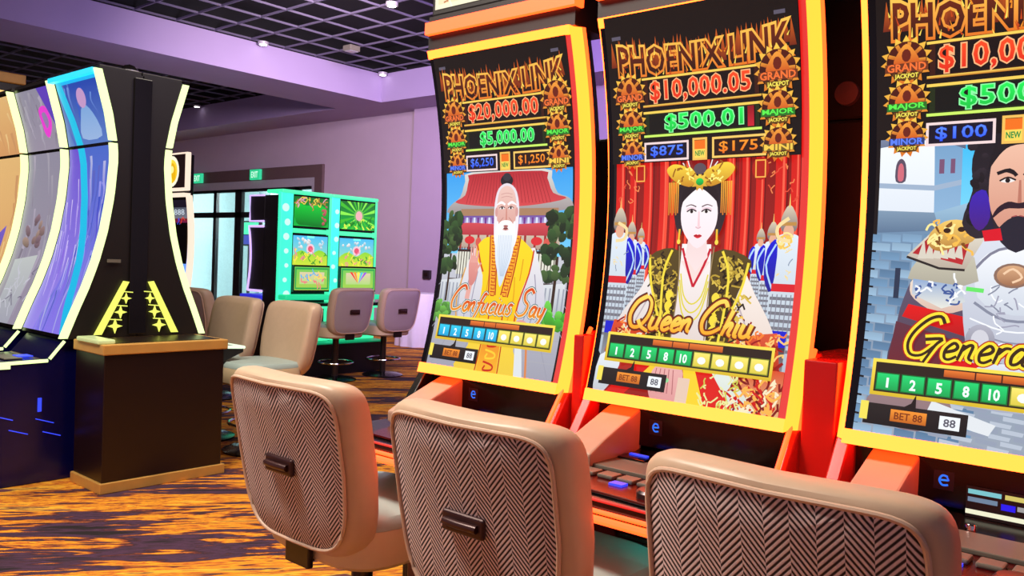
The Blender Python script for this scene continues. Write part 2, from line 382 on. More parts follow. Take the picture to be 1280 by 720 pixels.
B(-.09, .09, -.09, .09, -.03, .05).build('housing', M_grey, t, bevel=.01); B(-.07, .07, -.07, .07, -.036, -.03).build('grille', M_silver, t)
B(XU-.015, XU, -7, YC, 0, .12).build('baseboard_right', M_base)['kind'] = 'structure'
struct(MB().box(XB-.015, XB, YC, D0, 0, .12).build('baseboard_back', M_base))
# storefront: brown surround, silver head rail, dark posts and glass panes
su = struct(MB().box(XB-.06, XB+.02, 13.74, D0, 0, 3.18).box(XB-.06, XB+.02, D0, D1, 2.93, 3.18).build('trim_3', M_brown))
wn = struct(MB().box(XB-.05, XB+.05, D0, D1, 2.76, 2.93).box(XB-.05, XB+.05, D0, D0+.1, 0, 2.76).build('window_1', M_silver))
for y in (14.6, 16.78, 17.75, 19.2):
    B(XB-.03, XB+.05, y-(.13 if y == 16.78 else .06), y+(.13 if y == 16.78 else .06), 0, 2.76).build('post', M_dframe, wn)
B(XB-.03, XB+.05, D0+.1, D1, 2.14, 2.26).build('transom_bar', M_dframe, wn)
B(XB-.03, XB+.05, D0+.1, D1, 2.70, 2.76).build('head_bar', M_dframe, wn)
ys = [D0+.1, 14.54, 14.66, 16.65, 16.91, 17.69, 17.81, 19.14, 19.26, D1]
for k in range(0, 10, 2):
    for z0, z1 in ((.02, 2.14), (2.26, 2.70)): B(XB+.005, XB+.015, ys[k], ys[k+1], z0, z1).build('pane', M_pane, wn)
for y in (15.5, 15.62): B(XB-.07, XB-.04, y-.012, y+.012, .9, 1.5).build('door_pull', M_chrome, wn)
M_lob = mat('lobby_wall', (.80, .86, .86), .7)
struct(B(14.4, 14.6, 11, 22.6, 0, 3.6).build('wall_lobby', M_lob)); struct(B(XB+.2, 14.6, 22.6, 22.8, 0, 3.6).build('wall_lobby_end', M_lob)); struct(B(XB+.2, 14.4, 11, 22.6, 0, .01).build('floor_lobby', M_lob)); struct(B(XB+.2, 14.4, 11, 11.1, 0, 3.6).build('wall_lobby_side', M_lob))
struct(B(XB+.2, 14.6, 11, 23, 3.5, 3.6).build('ceiling_lobby', M_lob))
for i, y in enumerate((14.9, 17.2, 19.6)):
    t = thing('lobby_column', 'pale square column beyond the glass doors, %s' % ('right of the row', 'middle of the row', 'left of the row')[i], 'column', (12.9, y, 0))
    B(-.2, .2, -.2, .2, 0, 3.5).build('shaft', M_lob, t); B(-.25, .25, -.25, .25, 0, .18).build('plinth', M_base, t)
t = thing('lobby_display', 'green lit display screen beyond the glass doors', 'screen', (12.2, 19.6, 1.9))
B(0, .08, -.5, .5, -.35, .3).build('casing', M_black, t); B(-.01, 0, -.46, .46, -.05, .26).build('screen', M_ledgreen, t); B(-.01, 0, -.46, .46, -.31, -.07).build('lower_screen', M_leddkblue, t)
B(.02, .06, -.04, .04, -1.9, -.35).build('stand', M_steel, t)
t = thing('lobby_plant', 'blue green leafy plant beyond the glass doors', 'plant', (11.6, 15.6, 0))
MB().lathe([(.14, 0), (.2, .5), (.18, .5), (.17, .42)]).build('pot', M_cloth, t)
g = MB()
for i in range(46):
    a = random.random()*6.28; e = .2+random.random()*1.2; L = .4+random.random()*.5
    d = Vector((math.cos(a)*math.cos(e), math.sin(a)*math.cos(e), math.sin(e))); s_ = Vector((-math.sin(a), math.cos(a), 0))*.045
    p = Vector((0, 0, .48)); q = p+d*L*.55+Vector((0, 0, .05)); r = p+d*L-Vector((0, 0, .08)); g.add([p, q-s_, r, q+s_, q-Vector((0, 0, .012))], [(0, 1, 2, 3), (0, 4, 1), (1, 4, 2), (2, 4, 3), (3, 4, 0)])
g.build('foliage', mat('leaf_teal', (.25, .60, .58), .5), t)
# exit signs
def exit_sign(y, z, label):
    t = thing('exit_sign', label, 'sign', (XB-.10, y, z))
    B(-.02, .04, -.19, .19, -.11, .11).build('housing', mat('exit_green', (.1, .62, .42), .5, var=0, emit=(.03, .62, .30), es=.85), t, bevel=.006)
    a = Art(0, 0, 30, 16, (.15, .80, .55)); a.text('EXIT', 4, 3, 26, 13, (.85, 1, .92), off=.02)
    a.build('face', t, lambda x, y_, l: Vector((-.021-l*2e-4, .17-x*.34/30, .10-y_*.2/16)), M_art, bands=1)
exit_sign(16.03, 3.05, 'small green lit exit sign above the middle of the glass doors')
exit_sign(18.42, 3.05, 'small green lit exit sign just right of the machine with the round yellow picture')
t = thing('wall_box', 'small dark square box on the lavender wall', 'wall box', (XU, 10.54, 1.13))
B(-.05, 0, -.09, .09, -.075, .075).build('housing', M_base, t, bevel=.008); B(-.056, -.05, -.04, .04, -.03, .03).build('cover', M_wood, t)

# ================================================================ HERO SLOT MACHINES
Z0, Z1 = .988, 2.148
def SX(z):                      # display profile, local x (front faces -X)
    t = (z-Z0)/(Z1-Z0); return .011+.009*(1-t)+.36*t*(1-t)
def hero_map(cx, cy, l): 
    z = 2.118-cy*.006193; return Vector((SX(z)-.0015-l*9e-6, .288-cx*.0062, z))

FIREC = [(.98, .86, .35), (.93, .55, .13), (.75, .26, .06)]
def medallion(a, x, y, r, lab, lc):
    a.star(x, y, r*.84, r*1.12, 15, (.98, .80, .30), (.85, .42, .08)); a.ell(x, y, r*.86, r*.86, (.32, .08, .02), (.16, .03, .01), 18)
    for i in range(9):
        t = i*math.pi*2/9; a.line([(x+math.cos(t)*r*.45, y+math.sin(t)*r*.45), (x+math.cos(t)*r*.82, y+math.sin(t)*r*.82)], r*.16, (.92, .60, .20), (.7, .3, .08))
    a.spoly([(x, y-r*.75), (x+r*.35, y-r*.4), (x+r*.55, y+.1*r), (x, y+r*.2), (x-r*.55, y+.1*r), (x-r*.35, y-r*.4)], (.95, .62, .22), (.80, .30, .08))
    a.ell(x, y-r*.25, r*.2, r*.28, (.42, .12, .05), n=10)
    a.rect(x-r*.92, y+r*.08, x+r*.92, y+r*.46, (lc[0]*.45, lc[1]*.45, lc[2]*.45)); a.text(lab, x-r*.82, y+r*.10, x+r*.82, y+r*.42, lc, off=.03)
    a.poly([(x-r*.62, y+r*.5), (x+r*.62, y+r*.5), (x+r*.5, y+r*.82), (x-r*.5, y+r*.82)], (.38, .24, .05)); a.text('JACKPOT', x-r*.5, y+r*.54, x+r*.5, y+r*.78, (.98, .92, .35), off=.03)
def amount(a, t, x0, y0, x1, y1, c, c2, o, k=1.):
    a.text(t, x0, y0, x1, y1, o, off=.06*k, spacing=1.0+.06*k); a.text(t, x0, y0, x1, y1, c, c2, off=.018*k, spacing=1.0+.06*k)
def title(a):
    wv = lambda u, v: 3.2*(1-(2*u-1)**2)*(1-v*.6)-1.2
    for i in range(46):          # flames behind the letters
        x = 3+88*i/45+random.uniform(-1, 1); y = 9+random.random()*3+2.6*(1-(2*(x-3)/88-1)**2)
        a.poly([(x-1.6, y+8), (x+random.uniform(-1, 1), y-2.5-random.random()*2), (x+1.6, y+8)], (.80, .36, .10), (.45, .14, .04))
    a.text('PHOENIX LINK', 5, 11, 90, 24, (.99, .78, .32), (.90, .45, .12), off=.085, wave=wv)
    a.text('PHOENIX LINK', 5, 11, 90, 24, (.45, .15, .04), (.12, .03, .01), off=.02, wave=wv)
    for i in range(60):
        x = 3+88*random.random(); y = 12+13*random.random()+2*(1-(2*(x-3)/88-1)**2)
        a.line([(x, y), (x+random.uniform(-1.6, 1.6), y-random.uniform(1.5, 4))], .7, FIREC[i % 3], sm=0, w2=.1)
def header(a, v1, v2, v3, v4, back=None):
    a.rect(-3, -6, 96, 66 if back is None else back, (.03, .015, .015), (.05, .02, .01))
    a.rect(2, 5.0, 7, 6.6, (.35, .33, .4)); a.rect(84, 5.0, 89, 6.6, (.35, .33, .4))
    title(a)
    gold = (.98, .82, .35)
    a.rect(18, 25.8, 76, 38.6, (.22, .07, .02)); a.rect(20, 26.8, 74, 37.6, (.05, .01, .01)); a.rect(17, 25.4, 77, 26.4, gold); a.rect(17, 38.0, 77, 39.0, gold, (.75, .45, .12))
    a.rect(18, 41.6, 76, 52.2, (.10, .16, .04)); a.rect(20, 42.6, 74, 51.4, (.01, .03, .02)); a.rect(17, 41.0, 77, 42.1, gold); a.rect(17, 52.0, 77, 53.1, (.80, .95, .40))
    amount(a, v1, 21.5, 27.6, 72, 37.0, (.98, .30, .12), (.88, .14, .06), (1, .72, .50))
    amount(a, v2, 29, 43.2, 68, 51.0, (.10, .95, .35), (.05, .75, .25), (.55, 1, .65))
    a.frame(17, 55.5, 41, 64.5, 1.0, (.95, .85, .85)); a.rect(18, 56.5, 40, 63.5, (.03, .02, .12)); amount(a, v3, 20.5, 57.4, 38, 62.6, (.35, .55, 1), (.15, .35, 1), (.10, .18, .7), .45)
    a.frame(43, 54.8, 50.5, 65, 1.0, (.95, .75, .35)); a.rect(44, 56, 49.5, 60, (.95, .45, .1)); a.rect(44, 60, 49.5, 64, (.98, .85, .35)); a.text('NEW', 44.4, 60.8, 49.1, 63.0, (.1, .55, .25), off=.03)
    a.frame(53, 55.0, 79, 64.5, 1.0, (.98, .80, .40)); a.rect(54, 56, 78, 63.5, (.15, .05, .01)); amount(a, v4, 56.5, 57.2, 75, 62.4, (1, .62, .15), (.95, .45, .08), (.5, .2, .05), .45)
    for x, y, r, lab, c in ((9.6, 31.5, 8.6, 'GRAND', (.98, .45, .2)), (9.8, 46.6, 8.0, 'MAJOR', (.35, .95, .3)), (10, 60.2, 7.2, 'MINOR', (.35, .5, 1)),
                            (84.6, 28.6, 9.6, 'GRAND', (.98, .45, .2)), (84.3, 44.3, 8.4, 'MAJOR', (.35, .95, .3)), (84.5, 59.3, 7.6, 'MINI', (.98, .8, .3))):
        medallion(a, x, y, r, lab, c)
def footer(a, x0, x1, cell, cell2):
    y0, y1 = 148.2, 162.3
    a.rect(x0, y0, x1, y1, (.98, .88, .32), (.85, .72, .15)); a.rect(x0+1.3, y0+1.3, x1-1.3, y1-1.4, (.16, .10, .06))
    a.rect(x0+.3*(x1-x0), y0+1.8, x0+.72*(x1-x0), y0+4.4, (.92, .48, .18), (.70, .30, .08))
    for i, f in enumerate((.42, .52)): a.rect(x0+f*(x1-x0), y0+1.8, x0+f*(x1-x0)+.5, y0+4.4, (.3, .1, .03))
    n = 9; w_ = (x1-x0-3.2)/n
    for i in range(n):
        xa = x0+1.6+i*w_; c, c2, d = ((cell, cell2, (.95, 1, 1)) if i < 5 else ((.99, .92, .45), (.85, .78, .25), (.95, .97, .95)))
        a.rect(xa+.3, y0+5.2, xa+w_-.3, y1-2, c, c2); a.frame(xa+.3, y0+5.2, xa+w_-.3, y1-2, .4, (c2[0]*.6, c2[1]*.7, c2[2]*.6))
        cx, cy = xa+w_/2, y0+9.0
        if i < 5: hw_ = .45 if i == 0 else (1.7 if i == 4 else 1.0); a.text(str((1, 2, 5, 8, 10)[i]), cx-hw_, cy-1.9, cx+hw_, cy+1.9, d, off=.03 if i else 0)
        else: a.ell(cx, cy, 2.1, 1.7, d, n=10)
def menu(a, x=3):
    a.rect(x, 165.5, x+37, 173.5, (.13, .10, .10), (.05, .03, .04)); a.rect(x-1.5, 165, x+1.5, 172, (.95, .88, .35)); a.poly([(x+11, 168), (x+17, 164), (x+18.5, 160.5), (x+19, 168)], (.1, .06, .06))
    a.rect(x+10, 167, x+23, 171.5, (.96, .58, .18), (.75, .38, .08)); a.text('BET 88', x+11.5, 168, x+21.5, 170.6, (.5, .2, .02), off=.02)
    a.rect(x+27.5, 167, x+34.5, 171.8, (.93, .95, .97)); a.text('88', x+29, 168, x+33, 170.8, (.35, .35, .4), off=.02)
def blobs(a, n, x0, y0, x1, y1, r, cols):
    for i in range(n):
        c = random.choice(cols); a.ell(random.uniform(x0, x1), random.uniform(y0, y1), r*random.uniform(.5, 1.2), r*random.uniform(.4, .9), c, (c[0]*.7, c[1]*.7, c[2]*.7), n=9, rot=random.random()*3)
def scribble(a, n, x0, y0, x1, y1, w_, cols, L=3.):
    for i in range(n):
        x, y = random.uniform(x0, x1), random.uniform(y0, y1); p = [(x, y)]
        for j in range(3): p.append((p[-1][0]+random.uniform(-L, L), p[-1][1]+random.uniform(-L, L)))
        a.line(p, w_, random.choice(cols), sm=2)
def face_features(a, cx, eye, hw, chin, brow, lip, lidc, skin_dark, male=False):
    ex = hw*.45
    for s_ in (-1, 1):
        x = cx+s_*ex
        a.spoly([(x-hw*.27, eye+.2), (x, eye-hw*.10), (x+hw*.27, eye-.1*s_), (x, eye+hw*.10)], (.95, .93, .92)); a.ell(x, eye, hw*.095, hw*.10, (.12, .08, .08), n=10)
        a.line([(x-hw*.30, eye+.1), (x, eye-hw*.13), (x+hw*.30, eye-.05)], hw*.07, lidc, sm=3)
        a.line([(x-s_*hw*.28, eye-hw*.26), (x+s_*hw*.05, eye-hw*.38), (x+s_*hw*.36, eye-hw*.28)], hw*(.14 if male else .07), brow, sm=3, w2=hw*.04)
    ny = eye+(chin-eye)*.42
    a.poly([(cx-.3, eye), (cx+.4, eye), (cx+hw*.10, ny), (cx-hw*.05, ny)], (min(1, skin_dark[0]*1.12), min(1, skin_dark[1]*1.12), min(1, skin_dark[2]*1.1)))
    a.line([(cx-hw*.16, ny-.1), (cx, ny+hw*.07), (cx+hw*.16, ny-.1)], hw*.07, skin_dark, sm=3)
    my = eye+(chin-eye)*.66
    a.spoly([(cx-hw*.26, my), (cx-hw*.08, my-hw*.09), (cx, my-hw*.05), (cx+hw*.08, my-hw*.09), (cx+hw*.26, my), (cx, my+hw*.14)], lip); a.line([(cx-hw*.24, my), (cx+hw*.24, my)], hw*.035, (lip[0]*.5, lip[1]*.4, lip[2]*.4))

def art_sage():
    a = Art(-1.5, -4, 94.5, 179, (.03, .015, .02))
    a.rect(0, 60, 93, 112, (.16, .60, .93), (.45, .80, .97)); a.rect(0, 112, 93, 177, (.78, .79, .83), (.62, .62, .68))
    # gate hall: tiered red roofs, blue and white eaves
    a.spoly([(3, 84), (11, 79), (15, 70), (20, 65), (74, 65), (79, 70), (83, 78), (91, 81), (90, 87), (47, 89), (4, 89)], (.86, .86, .84), (.60, .55, .56), 3)
    a.spoly([(7, 82), (15, 78), (18, 69), (22, 66), (72, 66), (76, 70), (80, 78), (89, 81), (70, 84), (47, 85), (22, 84)], (.72, .16, .20), (.84, .28, .30), 3)
    for i in range(26): a.line([(22+i*2.0, 67), (16+i*2.5, 83)], .35, (.60, .14, .18))
    a.rect(12, 86, 84, 90, (.66, .50, .38)); a.rect(13, 90, 83, 95.5, (.42, .26, .62), (.75, .72, .88))
    for i in range(24): a.rect(13.5+i*2.9, 91, 15+i*2.9, 94.5, (.85, .88, .98) if i % 2 else (.45, .2, .55))
    a.spoly([(6, 98), (16, 94), (47, 95), (79, 94), (90, 97), (80, 101), (47, 102), (14, 101)], (.83, .30, .33), (.70, .20, .24))
    a.rect(10, 101, 86, 109, (.80, .74, .66), (.70, .60, .55))
    for x in range(12, 86, 7): a.rect(x, 101, x+1.6, 112, (.62, .18, .18)); 
    for x in (20, 70): a.ell(x, 104, 4, 2.3, (.86, .18, .20)); a.ell(x+7, 105, 2.2, 2.6, (.85, .35, .30))
    # fence
    a.rect(11, 110, 84, 124, (.88, .88, .82)); a.rect(11, 109.4, 84, 110.8, (.22, .13, .12))
    for i in range(34): a.rect(12+i*2.15, 108, 12.6+i*2.15, 128, (.25, .17, .16) if i % 4 else (.12, .08, .08))
    a.rect(6, 126.5, 88, 128, (.35, .30, .30))
    # plaza, steps, white rails
    for i in range(9): a.line([(47-i*9, 128), (47-i*22, 178)], .4, (.60, .60, .66)); a.line([(47+i*9, 128), (47+i*22, 178)], .4, (.60, .60, .66))
    for y in (134, 143, 156, 168): a.rect(0, y, 93, y+.5, (.66, .66, .70))
    for x0 in (0, 72):
        a.poly([(x0, 128), (x0+20, 126), (x0+21, 141), (x0, 146)], (.86, .88, .90), (.66, .68, .72))
        for i in range(7): a.rect(x0+1+i*3, 129, x0+2+i*3, 143, (.60, .62, .68))
    # trees
    gc = [(.16, .27, .14), (.22, .36, .18), (.12, .20, .11), (.30, .42, .22)]
    a.rect(5, 112, 6.5, 140, (.22, .15, .1)); a.rect(84, 112, 86, 142, (.22, .15, .1))
    blobs(a, 30, -2, 88, 12, 104, 4.2, gc); blobs(a, 22, -3, 106, 10, 122, 3.8, gc); blobs(a, 12, 4, 98, 14, 108, 3.0, gc)
    blobs(a, 30, 79, 88, 95, 102, 4.2, gc); blobs(a, 26, 76, 104, 95, 124, 4.2, gc)
    blobs(a, 16, -2, 142, 10, 150, 3.6, [(.35, .62, .25), (.45, .75, .3)]); blobs(a, 18, 80, 140, 96, 150, 4, [(.30, .75, .20), (.45, .85, .3)])
    # robe and sleeves
    a.spoly([(28, 107), (20, 118), (17, 134), (19, 152), (27, 160), (34, 150), (36, 120)], (.93, .92, .93), (.74, .74, .80)); a.spoly([(67, 108), (74, 118), (80, 136), (78, 152), (68, 158), (60, 146)], (.93, .92, .93), (.72, .72, .80))
    for p in ([(24, 118), (22, 134), (23, 150)], [(29, 122), (27, 138), (29, 152)], [(71, 122), (74, 138), (71, 152)], [(66, 130), (68, 142), (66, 152)]): a.line(p, .7, (.62, .60, .68), sm=3)
    a.line([(19, 120), (15, 138), (18, 154)], 1.0, (.85, .62, .3), sm=3)
    a.spoly([(34, 150), (60, 148), (64, 164), (70, 179), (24, 179), (30, 164)], (.97, .84, .22), (.92, .78, .25)); a.poly([(62, 150), (66, 150), (74, 179), (68, 179)], (.86, .88, .90)); a.line([(70, 150), (76, 178)], 1.4, (.86, .52, .3))
    a.spoly([(37, 102), (29, 105), (26, 112), (33, 124), (33, 140), (30, 151), (47, 154), (62, 150), (62, 136), (68, 118), (69, 111), (64, 106), (56, 102), (47, 108)], (.99, .86, .12), (.96, .76, .06))
    a.line([(69, 109), (67, 122), (62, 138), (61, 149)], 1.0, (.80, .22, .08), sm=3); a.line([(27, 107), (30, 116), (33, 122)], 1.2, (.80, .30, .08), sm=3)
    for p in ([(38, 122), (37, 136), (35, 148)], [(57, 124), (58, 136), (56, 148)], [(62, 114), (61, 126)]): a.line(p, .7, (.88, .62, .05), sm=3)
    # collar with fretwork
    for s_, x0, x1 in ((-1, 39.0, 42.0), (1, 56.5, 50.5)):
        pts = [(x0, 101), (x0+(x1-x0)*.4, 118), (x1+(-.2 if s_ < 0 else .5), 135)]
        a.line(pts, 6.0, (.70, .16, .06), sm=3); a.line(pts, 4.4, (.96, .66, .14), sm=3)
        for i in range(9):
            t = i/9+.05; x = x0+(x1-x0)*t; y = 101+34*t; a.line([(x-1.6, y), (x+1.6, y), (x+1.6, y+2.2), (x-.8, y+2.2), (x-.8, y+1.2)], .6, (.72, .15, .04))
    # tabard with pattern
    a.poly([(41, 149), (53, 149), (55, 179), (40, 179)], (.90, .40, .10), (.96, .72, .16)); a.frame(41.5, 143, 52.5, 152, .9, (.75, .2, .06))
    for i in range(4):
        y = 152+i*6.5; a.line([(44, y), (51, y+1.5), (51, y+4), (45, y+4.5), (46, y+2)], 1.1, (.78, .16, .05) if i != 2 else (.98, .80, .2), sm=3)
    a.line([(40.5, 150), (39, 179)], .8, (.75, .2, .05)); a.line([(54, 150), (56, 179)], .8, (.75, .2, .05))
    # raised hand, lower hand
    a.spoly([(22, 124), (21.5, 117), (23, 113), (27, 114), (29, 119), (28, 127), (24, 131)], (.90, .62, .58), (.82, .50, .48))
    for i, (x, y) in enumerate(((22.4, 108.5), (24.2, 106.6), (26.2, 107.4), (28.2, 110))): a.line([(23+i*1.5, 117), (x, y)], 1.5, (.90, .64, .60), w2=1.1)
    a.line([(27, 122), (31, 117)], 1.6, (.88, .60, .56), w2=1.1); a.line([(24, 130), (23, 138)], 3.5, (.90, .66, .62))
    a.spoly([(60, 150), (66, 147), (72, 150), (70, 156), (63, 156)], (.88, .62, .60))
    # head
    a.ell(47.6, 70.6, 4.6, 3.4, (.12, .11, .14)); a.ell(47.8, 68.6, 3, 2.2, (.20, .19, .23))
    a.spoly([(47.6, 72), (41.5, 75), (38.8, 83), (38.6, 94), (39.5, 104), (42, 108), (47.6, 100), (53, 108), (55.8, 104), (56.8, 94), (56.6, 83), (53.8, 75)], (.90, .86, .90), (.97, .96, .98))
    a.spoly([(47.6, 73.4), (42.6, 76), (40.6, 83), (40.8, 92), (43, 99), (47.6, 102), (52.4, 99), (54.6, 92), (54.8, 83), (52.6, 76)], (.93, .78, .74), (.84, .60, .56))
    a.ell(40.2, 88, 1.1, 2.6, (.84, .62, .60)); a.ell(55.2, 88, 1.1, 2.6, (.84, .62, .60))
    for y in (78.2, 80): a.line([(43.5, y), (47.6, y-.7), (51.8, y)], .35, (.80, .60, .58), sm=3)
    face_features(a, 47.6, 85.8, 7.2, 103, (.97, .96, .97), (.62, .34, .34), (.45, .28, .28), (.72, .48, .44), True)
    for s_ in (-1, 1): a.line([(47.6+s_*1, 84), (47.6+s_*4, 82.4), (47.6+s_*7.2, 84.2)], 1.3, (.98, .97, .98), sm=3, w2=.6); a.line([(47.6+s_*2, 91), (47.6+s_*4.6, 93.5)], .4, (.74, .5, .47))
    # beard and moustache
    a.spoly([(41, 93), (40.4, 104), (41.4, 114), (44, 122), (47, 130), (50.4, 122), (53.4, 113), (54.6, 104), (54.2, 93), (51.5, 97), (47.6, 98.4), (43.6, 97)], (.97, .98, 1), (.80, .86, .93))
    a.spoly([(47.6, 92.6), (43.4, 93.6), (41.2, 98), (41.4, 104), (44, 99.5), (47.6, 96.0), (51.2, 99.5), (54, 104), (54, 98), (51.8, 93.6)], (1, 1, 1), (.93, .95, .98)); a.ell(47.6, 95.9, 1.8, .6, (.66, .36, .36))
    for i in range(9): a.line([(42.8+i*1.2, 101), (43.4+i*1.05, 112), (46.4+i*.3, 124)], .3, (.72, .78, .86), sm=3)
    header(a, '$20,000.00', '$5,000.00', '$6,250', '$1,250', 65)
    a.fit('Confucius Say', 9.5, 84, 145, 11, ((3.6, (.25, .40, .45), None), (2.7, (.93, .93, .85), None), (1.7, (.85, .27, .06), (.92, .58, .12))))
    footer(a, 3.5, 90, (.18, .82, .95), (.08, .62, .85)); menu(a, 2.5)
    return a

def art_queen():
    a = Art(-1.5, -4, 94.5, 179, (.03, .015, .02))
    a.rect(0, 50, 93, 177, (.50, .05, .04), (.70, .12, .08))
    for i, x in enumerate((0, 8, 16, 25, 31, 60, 66, 74, 83, 90)):
        w_ = 4.6 if i % 2 else 5.8; a.rect(x, 50, x+w_, 122, (.80, .06, .04), (.90, .16, .10)); a.rect(x+w_*.55, 50, x+w_*.72, 122, (.97, .38, .28)); a.rect(x+w_*.86, 50, x+w_, 122, (.42, .02, .02))
    for i in range(9): a.rect(23+i*5.4, 60, 24.2+i*5.4, 118, (.98, .30, .20) if i % 2 else (.6, .04, .03))
    scribble(a, 9, 2, 66, 14, 84, .5, [(.95, .52, .30), (.9, .3, .2)], 2); scribble(a, 9, 78, 66, 92, 84, .5, [(.95, .52, .30), (.9, .3, .2)], 2)
    for x in (14, 76): a.ell(x, 70, 4, 5, (.70, .10, .05)); a.frame(x-2.5, 66, x+2.5, 74, .6, (.98, .7, .3))
    # guards either side
    for s_ in (-1, 1):
        for (dx, y, k) in ((31, 100, .62), (36.5, 98, .8), (43.5, 93, 1.15)):
            x = 46.5+s_*dx; sg = s_
            a.spoly([(x-5*k, y+8*k), (x, y+5*k), (x+5*k, y+8*k), (x+6*k, y+26*k), (x+4.5*k, y+56*k), (x-4.5*k, y+56*k), (x-6*k, y+26*k)], (.88, .92, .96), (.66, .72, .78))
            a.spoly([(x-sg*4*k, y+8*k), (x-sg*8*k, y+11*k), (x-sg*8.5*k, y+22*k), (x-sg*5*k, y+27*k)], (.05, .08, .85), (.1, .1, .55)); a.line([(x-sg*4.5*k, y+9*k), (x-sg*8*k, y+17*k), (x-sg*5*k, y+26*k)], .8, (.7, .85, 1), sm=3)
            a.spoly([(x-2.6*k, y+4*k), (x-3*k, y-1*k), (x, y-6*k), (x+3*k, y-1*k), (x+2.6*k, y+4*k)], (.86, .80, .70), (.45, .40, .42)); a.ell(x, y+4.4*k, 2.1*k, 3.0*k, (.90, .68, .56)); a.rect(x-2.9*k, y+.6*k, x+2.9*k, y+2.0*k, (.75, .55, .28)); a.line([(x, y-5*k), (x, y-10*k)], .7*k, (.95, .8, .45), w2=.1)
            a.rect(x-5.2*k, y+24*k, x+5.2*k, y+27*k, (.85, .12, .16))
            for i in range(8): a.rect(x-5.4*k, y+(29+i*2.8)*k, x+5.4*k, y+(30.2+i*2.8)*k, (.46, .46, .50))
            for i in range(6): a.rect(x+(-4.6+i*1.8)*k, y+28*k, x+(-4.2+i*1.8)*k, y+50*k, (.52, .52, .58))
            scribble(a, 7, x-3*k, y+10*k, x+3*k, y+22*k, .4, [(.5, .56, .66), (.95, .85, .6)], 1.5)
    a.rect(0, 143, 12, 149, (.05, .10, .80)); a.rect(82, 141, 93, 148, (.05, .10, .80)); a.rect(0, 149, 10, 179, (.40, .42, .46), (.75, .76, .80)); a.rect(84, 148, 93, 179, (.25, .2, .24), (.80, .80, .84))
    scribble(a, 14, 86, 98, 92, 106, .8, [(.95, .78, .35), (.98, .9, .6)], 2); a.line([(90, 92), (85, 96), (86, 101), (91, 102)], 1.6, (.96, .86, .62), sm=3); a.line([(2, 94), (7, 97), (6, 102), (1, 103)], 1.6, (.96, .86, .62), sm=3)
    # white sleeves and patterned cuffs
    a.spoly([(24, 116), (18, 126), (8, 140), (6, 152), (20, 158), (32, 152), (33, 126)], (.96, .93, .92), (.84, .78, .76)); a.spoly([(70, 116), (77, 126), (86, 140), (89, 152), (76, 158), (62, 152), (62, 126)], (.97, .93, .90), (.88, .80, .76))
    for p in ([(24, 128), (17, 142)], [(28, 130), (24, 148)], [(68, 128), (76, 144)], [(65, 132), (69, 150)]): a.line(p, .7, (.74, .68, .70), sm=0)
    a.poly([(5, 142), (32, 146), (34, 160), (2, 158)], (.86, .30, .14), (.70, .12, .08)); a.poly([(62, 146), (89, 142), (92, 158), (60, 160)], (.86, .34, .20), (.70, .12, .08))
    scribble(a, 60, 5, 143, 32, 160, .8, [(.98, .78, .45), (.95, .5, .2), (.6, .05, .05), (.9, .88, .8)], 3); scribble(a, 60, 62, 143, 91, 160, .8, [(.98, .78, .45), (.95, .5, .2), (.6, .05, .05), (.9, .88, .8)], 3)
    # skirts: white, red and gold bands fanning from the hands
    a.poly([(33, 144), (60, 144), (96, 180), (0, 180)], (.80, .20, .12), (.55, .05, .04))
    a.poly([(46, 158), (70, 158), (99, 180), (99, 180), (78, 180)], (.90, .93, .90), (.80, .84, .80)); a.poly([(66, 158), (99, 158), (99, 180), (88, 180)], (.85, .30, .16), (.88, .72, .5))
    a.poly([(50, 156), (56, 156), (76, 180), (60, 180)], (.86, .10, .06)); a.poly([(45, 156), (50, 156), (61, 180), (51, 180)], (.99, .82, .18)); a.poly([(24, 158), (34, 158), (22, 172), (14, 180), (4, 180)], (.84, .08, .05)); a.poly([(34, 157), (40, 157), (28, 172), (22, 170)], (.98, .80, .2))
    a.spoly([(0, 160), (12, 160), (8, 174), (0, 180)], (.90, .93, .96), (.72, .74, .78)); scribble(a, 70, 72, 160, 93, 178, 1.0, [(.80, .08, .05), (.98, .70, .30), (.95, .90, .75), (.5, .03, .02)], 3.5); scribble(a, 20, 58, 162, 78, 177, .7, [(.80, .78, .3), (.9, .9, .6)], 3)
    a.spoly([(30, 172), (31, 164), (36, 160), (43, 160), (47, 164), (47, 176), (40, 180), (33, 178)], (.92, .70, .68), (.86, .58, .58))
    for i in range(5): a.line([(33+i*2.2, 163), (32+i*2.8, 174)], .45, (.70, .40, .42))
    a.ell(39, 168, 1.4, 1.1, (.6, .85, .6)); a.rect(45, 166, 51, 180, (.90, .78, .70))
    # robe body
    a.spoly([(34, 106), (22, 110), (22, 120), (27, 136), (27, 150), (46, 154), (66, 150), (66, 136), (71, 120), (74, 111), (60, 106), (47, 112)], (.34, .27, .10), (.27, .20, .07))
    scribble(a, 110, 24, 110, 36, 150, .8, [(.72, .60, .20), (.86, .74, .30), (.15, .10, .05)], 2.4); scribble(a, 110, 58, 110, 71, 150, .8, [(.72, .60, .20), (.86, .74, .30), (.15, .10, .05)], 2.4)
    for p in ([(34, 107), (30, 120), (32, 150)], [(60, 107), (64, 120), (62, 150)], [(22, 111), (24, 124), (30, 140)], [(73, 112), (70, 126), (64, 140)]): a.line(p, 1.2, (.96, .86, .25), sm=3)
    for x in (34.5, 58.5): 
        for i in range(4): a.spoly([(x-2, 128+i*5), (x, 126+i*5), (x+2, 128+i*5), (x+.5, 130+i*5), (x+1.5, 131.5+i*5), (x-1, 131+i*5)], (.98, .86, .25))
    a.poly([(39, 104), (54, 104), (56, 150), (38, 150)], (.98, .95, .95), (.88, .82, .80)); a.poly([(39, 112), (54, 112), (46.6, 124)], (.97, .86, .84)); 
